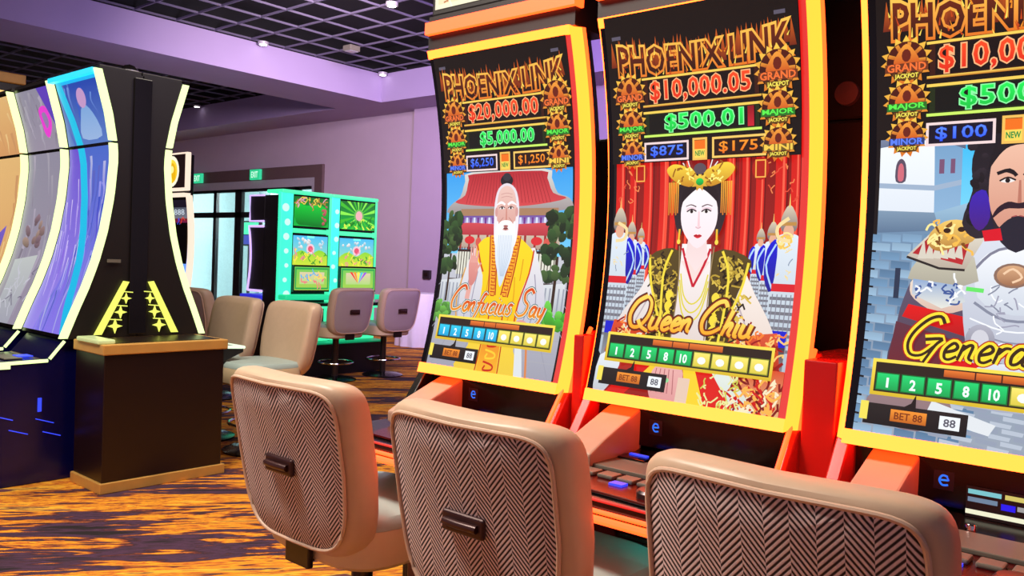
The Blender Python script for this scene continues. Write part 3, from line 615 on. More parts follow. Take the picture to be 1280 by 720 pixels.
    for s_ in (-1, 1): a.line([(46.6+s_*7.2, 106), (46.6+s_*4.4, 114), (46.4, 124)], 1.2, (.78, .08, .18), sm=3); a.line([(46.6+s_*9, 105), (46.6+s_*8, 122), (46.6+s_*8.6, 148)], .6, (.6, .5, .35), sm=3)
    for k in range(3): a.line([(39.5-k*.3, 118+k*3), (42, 128+k*4), (46.6, 132+k*4), (51.2, 128+k*4), (53.6+k*.3, 118+k*3)], .7, (.88, .82, .25), sm=4)
    a.rect(37, 149, 57, 153, (.92, .50, .16))
    # neck, face, hair, crown
    a.poly([(42.2, 100), (51.2, 100), (52.6, 110), (47, 117), (41, 110)], (.94, .84, .84), (.97, .88, .88))
    a.spoly([(46.8, 70), (37, 74), (33.5, 84), (34.5, 94), (38, 100), (42, 86), (52, 86), (56, 100), (59.5, 94), (60.5, 84), (57, 74)], (.10, .07, .10), (.20, .15, .18))
    a.spoly([(46.8, 76), (40.6, 80), (37.6, 87), (38, 95), (41, 101), (46.8, 106), (52.6, 101), (55.8, 95), (56.2, 87), (53.2, 80)], (.99, .96, .98), (.98, .90, .92))
    a.spoly([(46.8, 74), (38.5, 79), (37.6, 84.5), (40, 82.5), (43.5, 79.5), (46.8, 78.0), (50.2, 79.5), (53.8, 82.5), (56.2, 84.5), (55.2, 79)], (.12, .08, .11))
    for s_ in (-1, 1): a.ell(46.8+s_*4.0, 88.0, 2.6, 1.3, (.93, .82, .86))
    face_features(a, 46.8, 88.8, 8.4, 106, (.35, .25, .28), (.85, .15, .20), (.15, .10, .14), (.88, .72, .76))
    for s_ in (-1, 1): a.line([(46.8+s_*9.6, 97), (46.8+s_*9.8, 102)], 1.0, (.95, .75, .2)); a.ell(46.8+s_*9.8, 103, .9, 1.2, (.98, .86, .3)); a.line([(46.8+s_*4, 72), (46.8+s_*9, 66)], .5, (.95, .95, .95)); a.line([(46.8+s_*4, 72), (46.8+s_*6.5, 64.5)], .5, (.95, .95, .95))
    for s_ in (-1, 1):
        a.spoly([(46.8+s_*2, 71), (46.8+s_*8, 67.6), (46.8+s_*14, 66.5), (46.8+s_*17.5, 69), (46.8+s_*15, 73), (46.8+s_*10, 76), (46.8+s_*4, 77)], (.98, .84, .25), (.78, .52, .12))
        scribble(a, 12, 46.8+s_*9-5, 68, 46.8+s_*9+5, 75, .7, [(1, .95, .5), (.6, .36, .08)], 1.8)
        for i in range(6): a.rect(46.8+s_*(11.2+i*.95)-.3, 75, 46.8+s_*(11.2+i*.95)+.3, 89.5+(i % 2), (.96, .70, .22), (.85, .48, .14))
    a.star(46.8, 75, 2.8, 4.6, 9, (.98, .86, .3), (.80, .56, .12)); a.ell(46.8, 75, 2.0, 1.7, (.15, .85, .35), (.05, .55, .2)); a.ell(46.8, 69, 3.2, 2.6, (.36, .30, .34))
    header(a, '$10,000.05', '$500.01', '$875', '$175', 65)
    a.rect(70.5, 42.6, 73.5, 51.4, (.55, .05, .10), (.8, .12, .2))  # reflection on the display glass, painted as a red column
    a.fit('Queen Chiu', 12, 81, 145, 11.5, ((4.2, (.28, .08, .02), None), (3.2, (.55, .18, .03), None), (2.0, (1, .86, .36), (.98, .66, .12))))
    footer(a, 3.5, 89.5, (.10, .85, .45), (.05, .62, .30)); menu(a, 2.5)
    return a

def art_general():
    a = Art(-1.5, -4, 94.5, 179, (.03, .015, .02))
    a.rect(0, 60, 93, 104, (.15, .72, .95), (.55, .88, .98)); a.rect(0, 92, 93, 177, (.42, .55, .68), (.60, .64, .70))
    a.spoly([(60, 66), (80, 62), (96, 66), (96, 80), (70, 80)], (.95, .97, 1)); a.spoly([(62, 90), (70, 84), (84, 80), (96, 84), (96, 104), (62, 104)], (.35, .55, .45), (.2, .35, .25))
    # watchtower and ramparts
    a.poly([(0, 62), (20, 60), (20.8, 90), (0, 89)], (.95, .97, .99), (.88, .91, .95)); a.poly([(20, 60), (30, 65), (30, 88), (20.8, 90)], (.45, .62, .78), (.55, .70, .84))
    a.poly([(0, 58), (20, 57), (31, 63), (31, 66), (20, 61.5), (0, 64)], (.55, .60, .72), (.35, .4, .5)); a.poly([(0, 78), (20.5, 79.5), (30, 77.5), (30, 79.5), (20.6, 81.5), (0, 80)], (.62, .70, .80))
    a.spoly([(6.2, 77.5), (6.2, 71), (8, 68.6), (9.8, 71), (9.8, 77.5)], (.35, .3, .38)); a.spoly([(7, 77), (7, 72), (8, 70.4), (9, 72), (9, 77)], (.82, .42, .48)); a.rect(22, 69.5, 23.8, 75, (.48, .32, .45)); a.rect(26, 69.5, 27.6, 75, (.48, .32, .45))
    a.poly([(0, 89), (21, 90), (23, 97), (0, 98)], (.50, .60, .70), (.36, .46, .58)); a.poly([(21, 90), (34, 86), (40, 94), (23, 97)], (.62, .76, .86), (.48, .62, .74))
    cols = [(.34, .47, .60), (.40, .54, .67), (.47, .60, .72), (.54, .66, .76)]
    for r in range(22):
        y = 98+r*3.6; x = -6+(r % 2)*4
        while x < 36:
            c = random.choice(cols); a.poly([(x+.3, y+.3), (x+7.4, y+.3+.5), (x+7.4, y+3.4+.5), (x+.3, y+3.4)], c, tuple(min(1, v*1.12) for v in c)); x += 7.8
    a.rect(8, 112, 10, 124, (.15, .20, .30))
    for i in range(40): a.poly([(60+random.random()*34, 160+random.random()*16)]*1+[(0, 0)]*0, (0, 0, 0)) if False else None
    for r in range(10):
        for i in range(9): a.poly([(26+i*8+(r % 2)*4, 160+r*2.2), (33+i*8+(r % 2)*4, 160.6+r*2.2), (32.6+i*8+(r % 2)*4, 162+r*2.2), (26+i*8+(r % 2)*4, 161.6+r*2.2)], (.72, .76, .82) if (i+r) % 2 else (.58, .62, .70))
    # arm and sleeve
    a.spoly([(18, 112), (12, 124), (10, 136), (8, 150), (14, 160), (26, 158), (34, 146), (38, 124), (36, 110)], (.38, .34, .44), (.30, .18, .24)); a.spoly([(14, 119), (17, 116), (36, 118), (37, 125), (26, 129), (16, 124)], (.92, .86, .80), (.85, .72, .66)); a.poly([(14, 126), (36, 130), (35, 137), (12, 131)], (.90, .06, .06), (.72, .04, .05)); a.poly([(10, 133), (33, 139), (26, 158), (8, 152)], (.38, .18, .24), (.45, .10, .14))
    # cuirass
    a.spoly([(34, 100), (44, 97), (54, 97), (66, 100), (80, 104), (84, 120), (80, 146), (84, 160), (34, 162), (36, 146), (33, 124)], (.86, .88, .93), (.66, .68, .75))
    a.spoly([(38, 108), (48, 103), (62, 105), (70, 112), (66, 124), (50, 128), (38, 122)], (.95, .96, .98), (.80, .83, .88)); a.line([(36, 112), (44, 104), (60, 103), (72, 110)], 1.0, (.50, .50, .58), sm=4); a.line([(37, 124), (48, 130), (64, 128), (74, 120)], 1.0, (.52, .54, .62), sm=4); a.line([(42, 99), (52, 101), (64, 99)], 1.4, (.35, .34, .42), sm=3)
    for i in range(7): a.line([(36, 130+i*4), (48, 134+i*4), (60, 133+i*4), (74, 129+i*4)], .6, (.55, .56, .64) if i % 2 else (.95, .96, .98), sm=3)
    scribble(a, 46, 42, 118, 76, 158, .5, [(.52, .54, .62), (.96, .97, 1), (.62, .62, .7)], 3); a.ell(40, 138, 5, 6, (.70, .70, .76), (.5, .5, .56)); a.ell(40, 138, 3, 4, (.82, .82, .86))
    a.ell(49, 113.5, 6.2, 4.6, (.55, .42, .36)); a.ell(49, 113.5, 5.2, 3.8, (.85, .66, .50), (.62, .42, .30)); a.line([(46, 113), (49, 111), (52, 114), (49, 116)], .8, (.95, .80, .66), sm=3)
    # layered pauldron
    a.poly([(14, 112), (19, 104), (36, 107), (38, 116), (28, 120), (13, 116)], (.80, .78, .70), (.66, .64, .58)); a.poly([(15, 116), (32, 118), (34, 124), (26, 127), (15, 122)], (.55, .66, .82), (.90, .90, .86)); scribble(a, 20, 16, 117, 32, 124, .7, [(.95, .96, .98), (.25, .35, .6)], 2)
    a.poly([(12, 107), (22, 96), (34, 95), (39, 100), (33, 112), (24, 111)], (.90, .88, .82), (.72, .66, .60)); a.line([(12, 107.4), (24, 111.6), (33, 112)], .9, (.15, .12, .12)); a.poly([(14, 106), (22, 97), (35, 97), (32, 110), (24, 108)], (.62, .10, .14), (.75, .16, .18))
    for i in range(6): a.poly([(16+i*2.6, 108-i*.2), (18+i*2.6, 100), (19.2+i*2.6, 108)], (.85, .82, .76))
    a.spoly([(20, 103), (20, 98), (25, 93.5), (31, 93), (37, 96), (35, 101), (30, 103), (24, 105)], (.96, .80, .42), (.70, .48, .2)); scribble(a, 26, 21, 95, 35, 103, .8, [(1, .92, .6), (.50, .30, .1), (.98, .74, .3)], 2.2); a.ell(26, 97, 1.3, 1, (.2, .1, .05)); a.ell(31, 96.5, 1.3, 1, (.2, .1, .05)); a.ell(34, 92.5, 1.8, 1.4, (.96, .97, 1))
    # sash, gauntlet
    a.spoly([(26, 149), (34, 146), (42, 148), (44, 156), (34, 160), (24, 158)], (.88, .05, .08), (.66, .03, .05)); a.spoly([(40, 148), (52, 146), (56, 152), (50, 158), (40, 156)], (.88, .90, .95), (.62, .64, .72))
    for i in range(4): a.line([(42+i*3, 149), (43+i*3, 155)], .8, (.55, .56, .64))
    a.spoly([(6, 160), (16, 157), (30, 160), (33, 168), (22, 174), (8, 172), (2, 166)], (.62, .50, .50), (.50, .42, .46)); a.poly([(26, 162), (48, 168), (46, 172), (24, 168)], (.88, .90, .92))
    # hair, head, beard
    a.spoly([(50, 57), (38, 60), (33.5, 70), (34, 82), (31, 94), (36, 100), (44, 98), (60, 100), (68, 98), (67, 82), (66, 68), (60, 60)], (.08, .07, .10), (.16, .13, .17)); blobs(a, 16, 33, 62, 38, 96, 2.2, [(.10, .08, .11), (.17, .14, .18)])
    a.spoly([(49.5, 62), (42.5, 65), (39.8, 74), (39.8, 86), (43, 95), (49.5, 99), (56, 95), (59.4, 86), (59.4, 74), (56.8, 65)], (.95, .76, .66), (.82, .56, .48)); a.spoly([(49.5, 60), (42, 63), (39, 74), (42.5, 69), (46, 66), (52, 65.6), (56.6, 69), (60, 74), (58, 63)], (.09, .07, .10))
    face_features(a, 49.5, 78.4, 8.8, 99, (.12, .08, .10), (.66, .32, .32), (.16, .10, .10), (.66, .42, .36), True); a.line([(42, 75.8), (46, 74.6), (48.4, 76.8)], 1.3, (.10, .07, .09), sm=3); a.line([(57, 75.8), (53, 74.6), (50.8, 76.8)], 1.3, (.10, .07, .09), sm=3)
    a.spoly([(41, 92.5), (42.5, 88.6), (46, 86.2), (49.5, 86.8), (53, 86.2), (56.5, 88.6), (58, 92.5), (54, 89), (49.5, 88.8), (45, 89)], (.16, .08, .14)); a.spoly([(45, 94), (49.5, 91.5), (54, 94), (56, 99), (49.5, 105), (43, 99)], (.13, .12, .18)); a.spoly([(40, 88), (42, 96), (46, 100), (40, 100), (37, 93)], (.12, .11, .2)); a.spoly([(59, 88), (57, 96), (53, 100), (60, 100), (62, 93)], (.12, .11, .2))
    a.spoly([(34, 84), (38.6, 82), (40.4, 92), (37, 97), (33.5, 92)], (.22, .12, .70), (.28, .10, .5)); a.poly([(38, 97), (44, 96), (45, 100.5), (39, 101)], (.85, .06, .14)); a.line([(34, 119), (40, 119.5)], 1.6, (.40, .90, .40))
    header(a, '$10,000.00', '$500.00', '$100', '$50', 61)
    a.fit('General', 12.5, 63, 146, 12, ((4.6, (.72, .12, .03), None), (3.6, (.99, .88, .20), None), (1.3, (.22, .13, .03), None)))
    footer(a, 3.2, 90, (.10, .85, .45), (.05, .62, .30)); menu(a, 2.0)
    return a

def hero(yc, label, art, deck_no):
    t = thing('slot_machine', label, 'slot machine', (2.1, yc, 0), 0, None)
    # curved black display shell, back shell
    MB().curve(lambda z: SX(z), [(0, .318), (0, -.303), (.05, -.31), (.05, .325)], Z0+.03, Z1-.028, 30).build('display_glass', M_glass, t, smooth=True)
    MB().curve(lambda z: SX(z)+.05, [(0, .322), (0, -.328), (.13, -.27), (.16, -.2), (.16, .2), (.13, .27)], Z0, Z1, 24).build('display_back', M_satin, t, smooth=True)
    art().build('screen', t, hero_map, M_art, bands=48)
    # light frame: red inner trims and amber strips
    z0, z1 = Z0+.005, Z1-.005
    MB().curve(lambda z: SX(z), [(-.004, -.298), (-.004, -.318), (.02, -.318), (.02, -.298)], Z0+.03, Z1-.03, 24).build('inner_trim', M_ledr, t, smooth=True)['label'] = 'thin red lit trim'
    MB().curve(lambda z: SX(z), [(-.004, -.318), (.028, -.343), (.042, -.338), (.02, -.312)], z0, z1, 30).build('light_strip', M_ledy, t, smooth=True)
    MB().curve(lambda z: SX(z), [(.012, .3185), (.012, .3205), (.034, .344), (.045, .340), (.02, .312)], z0, z1, 30).build('light_strip', M_ledy, t, smooth=True)
    MB().curve(lambda z: SX(z), [(-.007, .319), (-.007, -.318), (.03, -.318), (.03, .319)], Z1-.028, Z1-.001, 4).build('light_strip', M_ledy, t, smooth=True)
    MB().curve(lambda z: SX(z), [(-.007, .319), (-.007, -.318), (.03, -.318), (.03, .319)], Z0, Z0+.034, 4).build('light_strip', M_ledy, t, smooth=True)
    MB().curve(lambda z: SX(z), [(.028, -.3432), (.038, -.350), (.045, -.338), (.034, -.338)], z0, z1, 24).build('outer_trim', M_ledo, t, smooth=True)
    # topper sign with its own light bar
    tp = B(.03, .34, -.33, .33, Z1+.125, Z1+.62).build('topper', M_satin, t, bevel=.01)
    B(.0, .05, -.34, .33, Z1+.058, Z1+.100).build('topper_light', M_ledo, tp)
    B(.02, .2, -.33, .33, Z1+.0, Z1+.125).build('topper_bracket', M_satin, t)
    a = Art(0, 0, 62, 46, (.75, .70, .55), (.96, .92, .74)); a.frame(0, 0, 62, 46, 1.6, (.98, .95, .82)); a.ell(31, 24, 17, 15, (.80, .34, .12), (.95, .70, .25)); a.text('PHOENIX', 12, 16, 50, 24, (1, .9, .5), off=.03); a.text('LINK', 20, 27, 42, 35, (1, .9, .5), off=.03)
    scribble(a, 30, 4, 36, 58, 44, .6, [(.55, .42, .25), (.8, .5, .3), (1, 1, .9)], 3)
    a.build('topper_screen', tp, lambda x, y, l: Vector((.028-l*1e-5, .31-x*.01, Z1+.61-y*.01)), M_art, bands=1)
    for s_, nm in ((1, 'l'), (-1, 'r')):
        ya, yb = (.310, .345) if s_ > 0 else (-.345, -.310)
        MB().prism([(.42, .02), (.0, .02), (.0, .60), (-.20, .755), (-.20, .775), (-.04, .86), (.19, 1.185), (.42, 1.185)], ya, yb).build('console_side', M_black if (deck_no == 1 and s_ > 0) else M_red, t, bevel=.004)
        if s_ < 0: MB().tube([(-.20, s_*.327, .80), (-.055, s_*.327, .868), (.183, s_*.327, 1.195)], .007, 8).build('console_light', M_ledo, t)
    MB().prism([(.42, .02), (.02, .02), (.02, .77), (-.02, .83), (.12, .86), (.14, 1.0), (.18, 1.17), (.42, 1.17)], -.31, .31).build('cabinet', M_black, t)
    # recessed lower panel: red leaf, perforated speaker, lettering
    B(-.012, .018, .165, .305, .12, .76).build('access_door', mat('maroon_panel', (.36, .10, .12), .35, var=.1), t, bevel=.004)
    gr = B(-.012, .018, -.305, .155, .12, .76).build('speaker_grille', M_satin, t)
    g = MB()
    for i in range(44): g.box(-.018, -.011, -.295, .145, .14+i*.0135, .1465+i*.0135)
    g.build('grille_slats', mat('teal_reflect_mesh', (.20, .34, .33), .3, .6, var=.1), gr)['kind'] = 'stuff'  # teal reflection painted into the black mesh colour
    B(-.12, -.09, -.22, .02, .765, .774).build('grille_fill', glow('teal_fill_glow', (.1, .8, .65), 6), t)  # hidden teal emitter added under the deck to tint the grille
    a = Art(0, 0, 60, 14, (.03, .02, .03)); a.text('Aristocrat', 5, 2, 55, 12, (.75, .85, .86), off=.0, shear=.3)
    a.build('maker_lettering', t, lambda x, y, l: Vector((-.0195-l*2e-4, .10-x*.0050, .605-y*.0050)), M_art, bands=1)
    # deck
    dk = MB().prism([(.0, .345), (-.26, .345), (-.375, .24), (-.395, .12), (-.395, -.24), (-.30, -.345), (.0, -.345)], .775, .825, 'z').build('button_deck', M_black, t, bevel=.006)
    path = [(-.26, .35), (-.38, .243), (-.401, .12), (-.401, -.24), (-.305, -.35)]
    MB().tube([(x-.002, y, .782) for x, y in path], .0105, 8).build('deck_light', M_ledo, dk, smooth=True)
    MB().tube([(x-.002, y, .802) for x, y in path], .006, 8).build('deck_light', M_ledo, dk, smooth=True)
    MB().tube([(x+.002, y, .828) for x, y in path], .004, 8).build('deck_trim', M_ledr, dk, smooth=True)
    MB().prism([(-.06, .30), (-.12, .22), (-.34, .16), (-.36, -.20), (-.27, -.30), (-.04, -.30)], .826, .834, 'z').build('deck_plate', mat('red_black_gloss', (.28, .03, .03), .2, var=.1), dk, bevel=.003)
    B(-.155, -.02, -.16, .175, .834, .846).build('button_screen', M_grey, dk, bevel=.003)
    for i in range(5): B(-.235, -.185, -.15+i*.062, -.10+i*.062, .834, .845).build('play_button', M_grey, dk, bevel=.004)
    B(-.16, -.10, .185, .235, .834, .842).build('button_light', M_ledpurple, dk); B(-.275, -.245, -.02, .02, .834, .84).build('button_light', M_ledblue, dk)
    MB().lathe([(.001, .834), (.04, .834), (.04, .846), (.034, .852), (.001, .853)], -.29, -.12).build('spin_button', M_steel, dk, smooth=True)
    # under-screen fascia with card reader, lit badge
    fc = B(.085, .13, -.305, .305, .865, .985).build('fascia', M_glass, t)
    MB().prism([(.10, .955), (.085, .975), (-.10, .905), (-.17, .872), (-.17, .834), (.10, .834)], .155, .265).build('card_reader', M_armtan, t, bevel=.006)
    B(-.04, .05, .06, .15, .836, .852).build('card_slot', M_glass, t, bevel=.003); B(.0, .012, .075, .135, .852, .856).build('slot_light', M_ledblue, t)
    MB().lathe([(.001, .834), (.011, .834), (.012, .855), (.010, .858), (.001, .858)], .0, .02, 14).build('key_knob', M_chrome, t, smooth=True)
    a = Art(0, 0, 14, 14, (.0, .0, .02)); a.line([(9.5, 4), (6, 3.5), (4, 7), (6, 10.5), (10, 10)], 1.5, (.05, .45, 1), sm=4); a.line([(5, 7), (10, 6.6)], 1.4, (.05, .5, 1)); a.line([(9, 4), (10.4, 7)], 1.2, (.1, .4, 1))
    a.build('lit_badge', fc, lambda x, y, l: Vector((.084-l*1e-4, .122-x*.0032, .948-y*.0032)), M_art, bands=1)
    if deck_no == 3:
        a = Art(0, 0, 40, 20, (.02, .02, .03)); a.rect(1, 2, 20, 5, (.45, .75, .78)); a.rect(1, 7, 18, 10, (.4, .5, .6)); a.rect(22, 2, 38, 5, (.8, .75, .4)); a.rect(20, 8, 28, 12, (.1, .1, .9)); a.rect(29, 8, 38, 11, (.6, .6, .6)); a.rect(0, 15, 38, 18, (.92, .92, .8))
        a.build('service_display', fc, lambda x, y, l: Vector((.082-l*1e-4, .05-x*.0036, .925-y*.0036)), M_art, bands=1)
    return t
hero(1.936, 'tall curved amber-edged slot machine showing a white-bearded man in a yellow robe', art_sage, 1)
hero(1.190, 'tall curved amber-edged slot machine showing a crowned woman with white face and red columns', art_queen, 2)
hero(.404, 'tall curved amber-edged slot machine showing a bearded warrior in silver armour', art_general, 3)
# red infill panels between the consoles, dark machine backs behind
for y0, y1, lab in ((1.543, 1.580, 'glossy red infill panel between the bearded man and crowned woman machines'), (.754, .840, 'glossy red infill panel between the crowned woman and armoured warrior machines')):
    o = B(2.15, 2.50, y0, y1, 0, 1.18).build('infill_panel', M_red, None, bevel=.004); tag(o, lab, 'panel')
t = thing('machine_bank_spine', 'black spine cabinet standing behind the three amber-edged slot machines', 'cabinet', (2.75, .9, 0))
B(-.22, .25, -1.35, 1.28, 0, 1.86).build('low_housing', M_satin, t, bevel=.01); B(-.21, .25, -1.35, .10, 1.861, 2.9).build('tall_housing', M_satin, t, bevel=.01)
cap = MB().lathe([(.001, -.01), (.036, -.01), (.034, .008), (.001, .012)]).build('round_cap', M_cap, t, smooth=True)
cap.rotation_euler = (0, -math.pi/2, 0); cap.location = (-.222, 0, 1.937)

# ================================================================ CHAIRS  (local: sitter faces +X, backrest rear faces -X)
def outline(s, n=48):            # rounded, slightly tapered shield outline in (y, z)
    pts = []
    for i in range(n):
        t = 2*math.pi*i/n; c, d = math.cos(t), math.sin(t)
        e = .24 if d > 0 else .42
        y = math.copysign(abs(c)**e, c); z = math.copysign(abs(d)**e, d)
        hw = .284-(.035*max(0, -z)**1.5); pts.append((y*hw*s, z*.265*s))
    return pts
ZC = .785
def XR(y, z):                    # rear surface of the backrest
    v = (z+.265)/.53; return -.12-.095*v-.030*v*v+.05*(y/.284)**2*(.3+.7*v)
def make_chair(label):
    t = thing('casino_chair', label, 'chair')
    def ring(s, d): return [(XR(y, z)+d, y, ZC+z) for y, z in outline(s)]
    g = MB(); rings = [ring(s, -.004) for s in (.02, .3, .6, .86)]+[ring(.90, .002)]; g.sweep(rings, True, True).build('rear_panel', M_herr, t, smooth=True)
    g = MB(); g.sweep([ring(s, d) for s, d in ((.3, .004), (.90, .004), (.955, .010), (.985, .022), (1.0, .042), (1.0, .075), (.985, .095), (.93, .110), (.8, .116), (.3, .112), (.02, .112))], True, True).build('backrest', M_tan, t, smooth=True)
    g = MB(); g.tube(ring(.905, -.003), .0055, 8, True).build('piping', M_pip, t, smooth=True)
    # pull handle on the rear
    hx = XR(0, .0)-.006; h = MB()
    h.box(hx-.010, hx+.006, -.068, .068, ZC-.028, ZC+.024); hp = h.build('handle', M_handle, t, bevel=.009, seg=3)
    MB().tube([(hx-.014, -.052, ZC-.002), (hx-.022, 0, ZC), (hx-.014, .052, ZC-.002)], .010, 10).build('grip', M_handle, hp, smooth=True)
    # seat: warm light put into the boxing colour, reflection into the top
    def so(s, z, bulge=0): 
        r = []
        for i in range(40):
            q = 2*math.pi*i/40; c, d = math.cos(q), math.sin(q); r.append((.16+math.copysign(abs(c)**.5, c)*.25*s, math.copysign(abs(d)**.5, d)*.262*s, z))
        return r
    MB().sweep([so(.94, .485), so(1, .50), so(1.0, .585), so(.985, .602)]).build('seat', M_seatwarm, t, smooth=True)
    MB().sweep([so(.985, .603), so(.975, .622), so(.92, .638), so(.6, .644), so(.02, .644)]).build('seat_cushion', M_seat, t, smooth=True)
    B(-.11, .02, -.04, .04, .48, .56).build('back_bracket', M_steel, t, bevel=.01); B(-.115, -.095, -.06, .06, .47, .54).build('back_plate', M_wood, t, bevel=.006)
    MB().lathe([(.11, .470), (.11, .484), (.045, .465), (.035, .45), (.035, .03), (.05, .02)], .14, 0).build('pedestal', M_steel, t, smooth=True)
    MB().lathe([(.01, 0), (.24, 0), (.24, .012), (.20, .026), (.05, .045), (.01, .045)], .14, 0).build('base', M_black, t, smooth=True)
    MB().tube([(.14+.20*math.cos(a*math.pi/12), .20*math.sin(a*math.pi/12), .20) for a in range(24)], .011, 8, True).build('foot_ring', M_chrome, t, smooth=True)
    return t
c0 = make_chair('herringbone-backed casino chair in front of the yellow-robed man machine'); c0.location = (1.61, 2.09, 0)
GRP = 'casino chairs facing the amber-edged slot machines'; c0['group'] = GRP
def place(x, y, rz, label, group, s=1):
    c = copy_tree(c0); c.location = (x, y, 0); c.rotation_euler = (0, 0, rz); c['label'] = label; c['group'] = group; return c
place(1.61, 1.345, 0, 'herringbone-backed casino chair in front of the crowned woman machine, middle of the near three', GRP)
place(1.615, .60, 0, 'nearest herringbone-backed casino chair, in front of the armoured warrior machine', GRP)
G2 = 'tan casino chairs facing the lime-edged machine bank'
PI = math.pi
place(3.50, 5.20, PI, 'tan casino chair, front of backrest showing, right one of the two by the black pedestal', G2)
place(3.42, 5.82, PI, 'tan casino chair, front of backrest showing, left one of the two by the black pedestal', G2)
place(4.15, 7.35, 0, 'brownish casino chair seen from behind, before the machine with the round yellow picture', 'far casino chair')
G3 = 'casino chairs at the green-lit machines'
place(5.90, 7.50, PI/2, 'casino chair seen from behind, at the left green-lit machine', G3)
place(6.60, 7.50, PI/2, 'casino chair seen from behind, at the right green-lit machine', G3)

# ================================================================ LIME-EDGED BANK (left)
from bisect import bisect_right
PX_ = [(.84, 2.03), (1.0, 2.09), (1.144, 2.149), (1.30, 2.202), (1.482, 2.248), (1.70, 2.283), (1.92, 2.300), (2.01, 2.296), (2.20, 2.262), (2.46, 2.190)]
def BX(z):
    z = max(.84, min(2.46, z))
    for (a, xa), (b, xb) in zip(PX_, PX_[1:]):
        if z <= b: return xa+(xb-xa)*(z-a)/(b-a)
    return PX_[-1][1]
BC = 2.475
def lime_machine(y0, y1, label, art, detail, flip=False):
    t = thing('curved_slot_machine', label, 'slot machine', (BC, (y0+y1)/2, 0), PI if flip else 0)
    h = (y1-y0)/2; fx = lambda z: BX(z)-BC
    MB().curve(lambda z: fx(z)+.02, [(0, h-.03), (0, -h+.03), (.06, -h+.03), (.06, h-.03)], .84, 2.46, 30).build('display_glass', M_glass, t, smooth=True)
    n = 26; zs = [.84+(2.46-.84)*i/n for i in range(n+1)]
    for s_ in (-1, 1):
        ya, yb = (h-.012, h) if s_ > 0 else (-h, -h+.012)
        lit = (s_ < 0) != flip
        MB().sweep([[(fx(z)+.03, ya, z), (fx(z)+.03, yb, z), (-.004, yb, z), (-.004, ya, z)] for z in zs]).build('side_panel', M_panel, t)
        for a_, b_ in ((.845, 2.025), (2.04, 2.455)) if lit else ():
            MB().curve(fx, [(-.014, ya-.004*(s_ < 0)-.01*(s_ > 0)), (-.014, yb+.01*(s_ < 0)+.004*(s_ > 0)), (.03, yb+.01*(s_ < 0)+.004*(s_ > 0)), (.03, ya-.004*(s_ < 0)-.01*(s_ > 0))], a_, b_, 20).build('light_strip', M_ledlime, t, smooth=True)
    B(-.20, -.003, -h, h, 0, .84).build('cabinet', M_satin, t)
    B(-.26, -.003, -h+.02, h-.02, 2.46, 2.485).build('top_cap', M_satin, t, bevel=.004)
    if detail:
        fm = lambda x, y, l: Vector((fx(2.44-y*.01)+.018-l*2e-5, (h-.03)-x*(2*h-.06)/50, 2.44-y*.01))
        art(0).build('upper_screen', t, fm, M_artdim, bands=14)
        fm2 = lambda x, y, l: Vector((fx(2.02-y*.01)+.018-l*2e-5, (h-.03)-x*(2*h-.06)/50, 2.02-y*.01))
        art(1).build('lower_screen', t, fm2, M_artdim, bands=34)
        if art is art_blue: B(-.305, -.27, -h+.02, h-.02, 2.43, 2.46).build('top_light', M_ledcyan, t)
        # console and deck
        cb = MB().prism([(-.20, 0), (-.92, 0), (-.94, .45), (-.98, .62), (-1.0, .70), (-.50, .71), (-.40, .83), (-.20, .83)], -h+.05, h-.05).build('console', M_glowblue, t, bevel=.006)
        MB().tube([(-1.0, -h+.05, .705), (-.50, -h+.05, .715)], .010, 8).build('deck_light', M_ledlime, cb); MB().tube([(-.49, -h+.05, .725), (-.41, -h+.05, .825)], .010, 8).build('deck_light', M_ledlime, cb)
        for i in range(3): B(-.95+i*.14, -.85+i*.14, -.12, .1, .71, .718).build('button_pad', M_grey, cb, bevel=.003)
        B(-.58, -.50, -.08, .02, .716, .722).build('button_light', M_ledblue, cb); B(-.76, -.70, -h+.042, -h+.052, .68, .70).build('button_light', M_ledlime, cb)
        for x0, z_ in ((-.78, .42), (-.70, .33), (-.56, .38), (-.52, .30)): MB().tube([(x0, -h+.047, z_), (x0+.10, -h+.047, z_-.035)], .003, 6).build('edge_light', M_ledblue, cb)
        B(-.55, -.53, -h+.044, -h+.05, .42, .50).build('edge_light', M_ledblue, cb)
    return t
def swirl(cols, n, w_, h_, seed):
    a = Art(0, 0, 50, h_, cols[0], cols[1])
    for i in range(n):
        x = random.uniform(0, 50); y = random.uniform(-6, h_*.8); p = [(x, y)]
        for j in range(4): p.append((p[-1][0]+random.uniform(-1.5, 3), p[-1][1]+random.uniform(3, h_*.14)))
        a.line(p, random.uniform(.8, w_), random.choice(cols[2:]), random.choice(cols[2:]), sm=3, w2=.4)
    return a
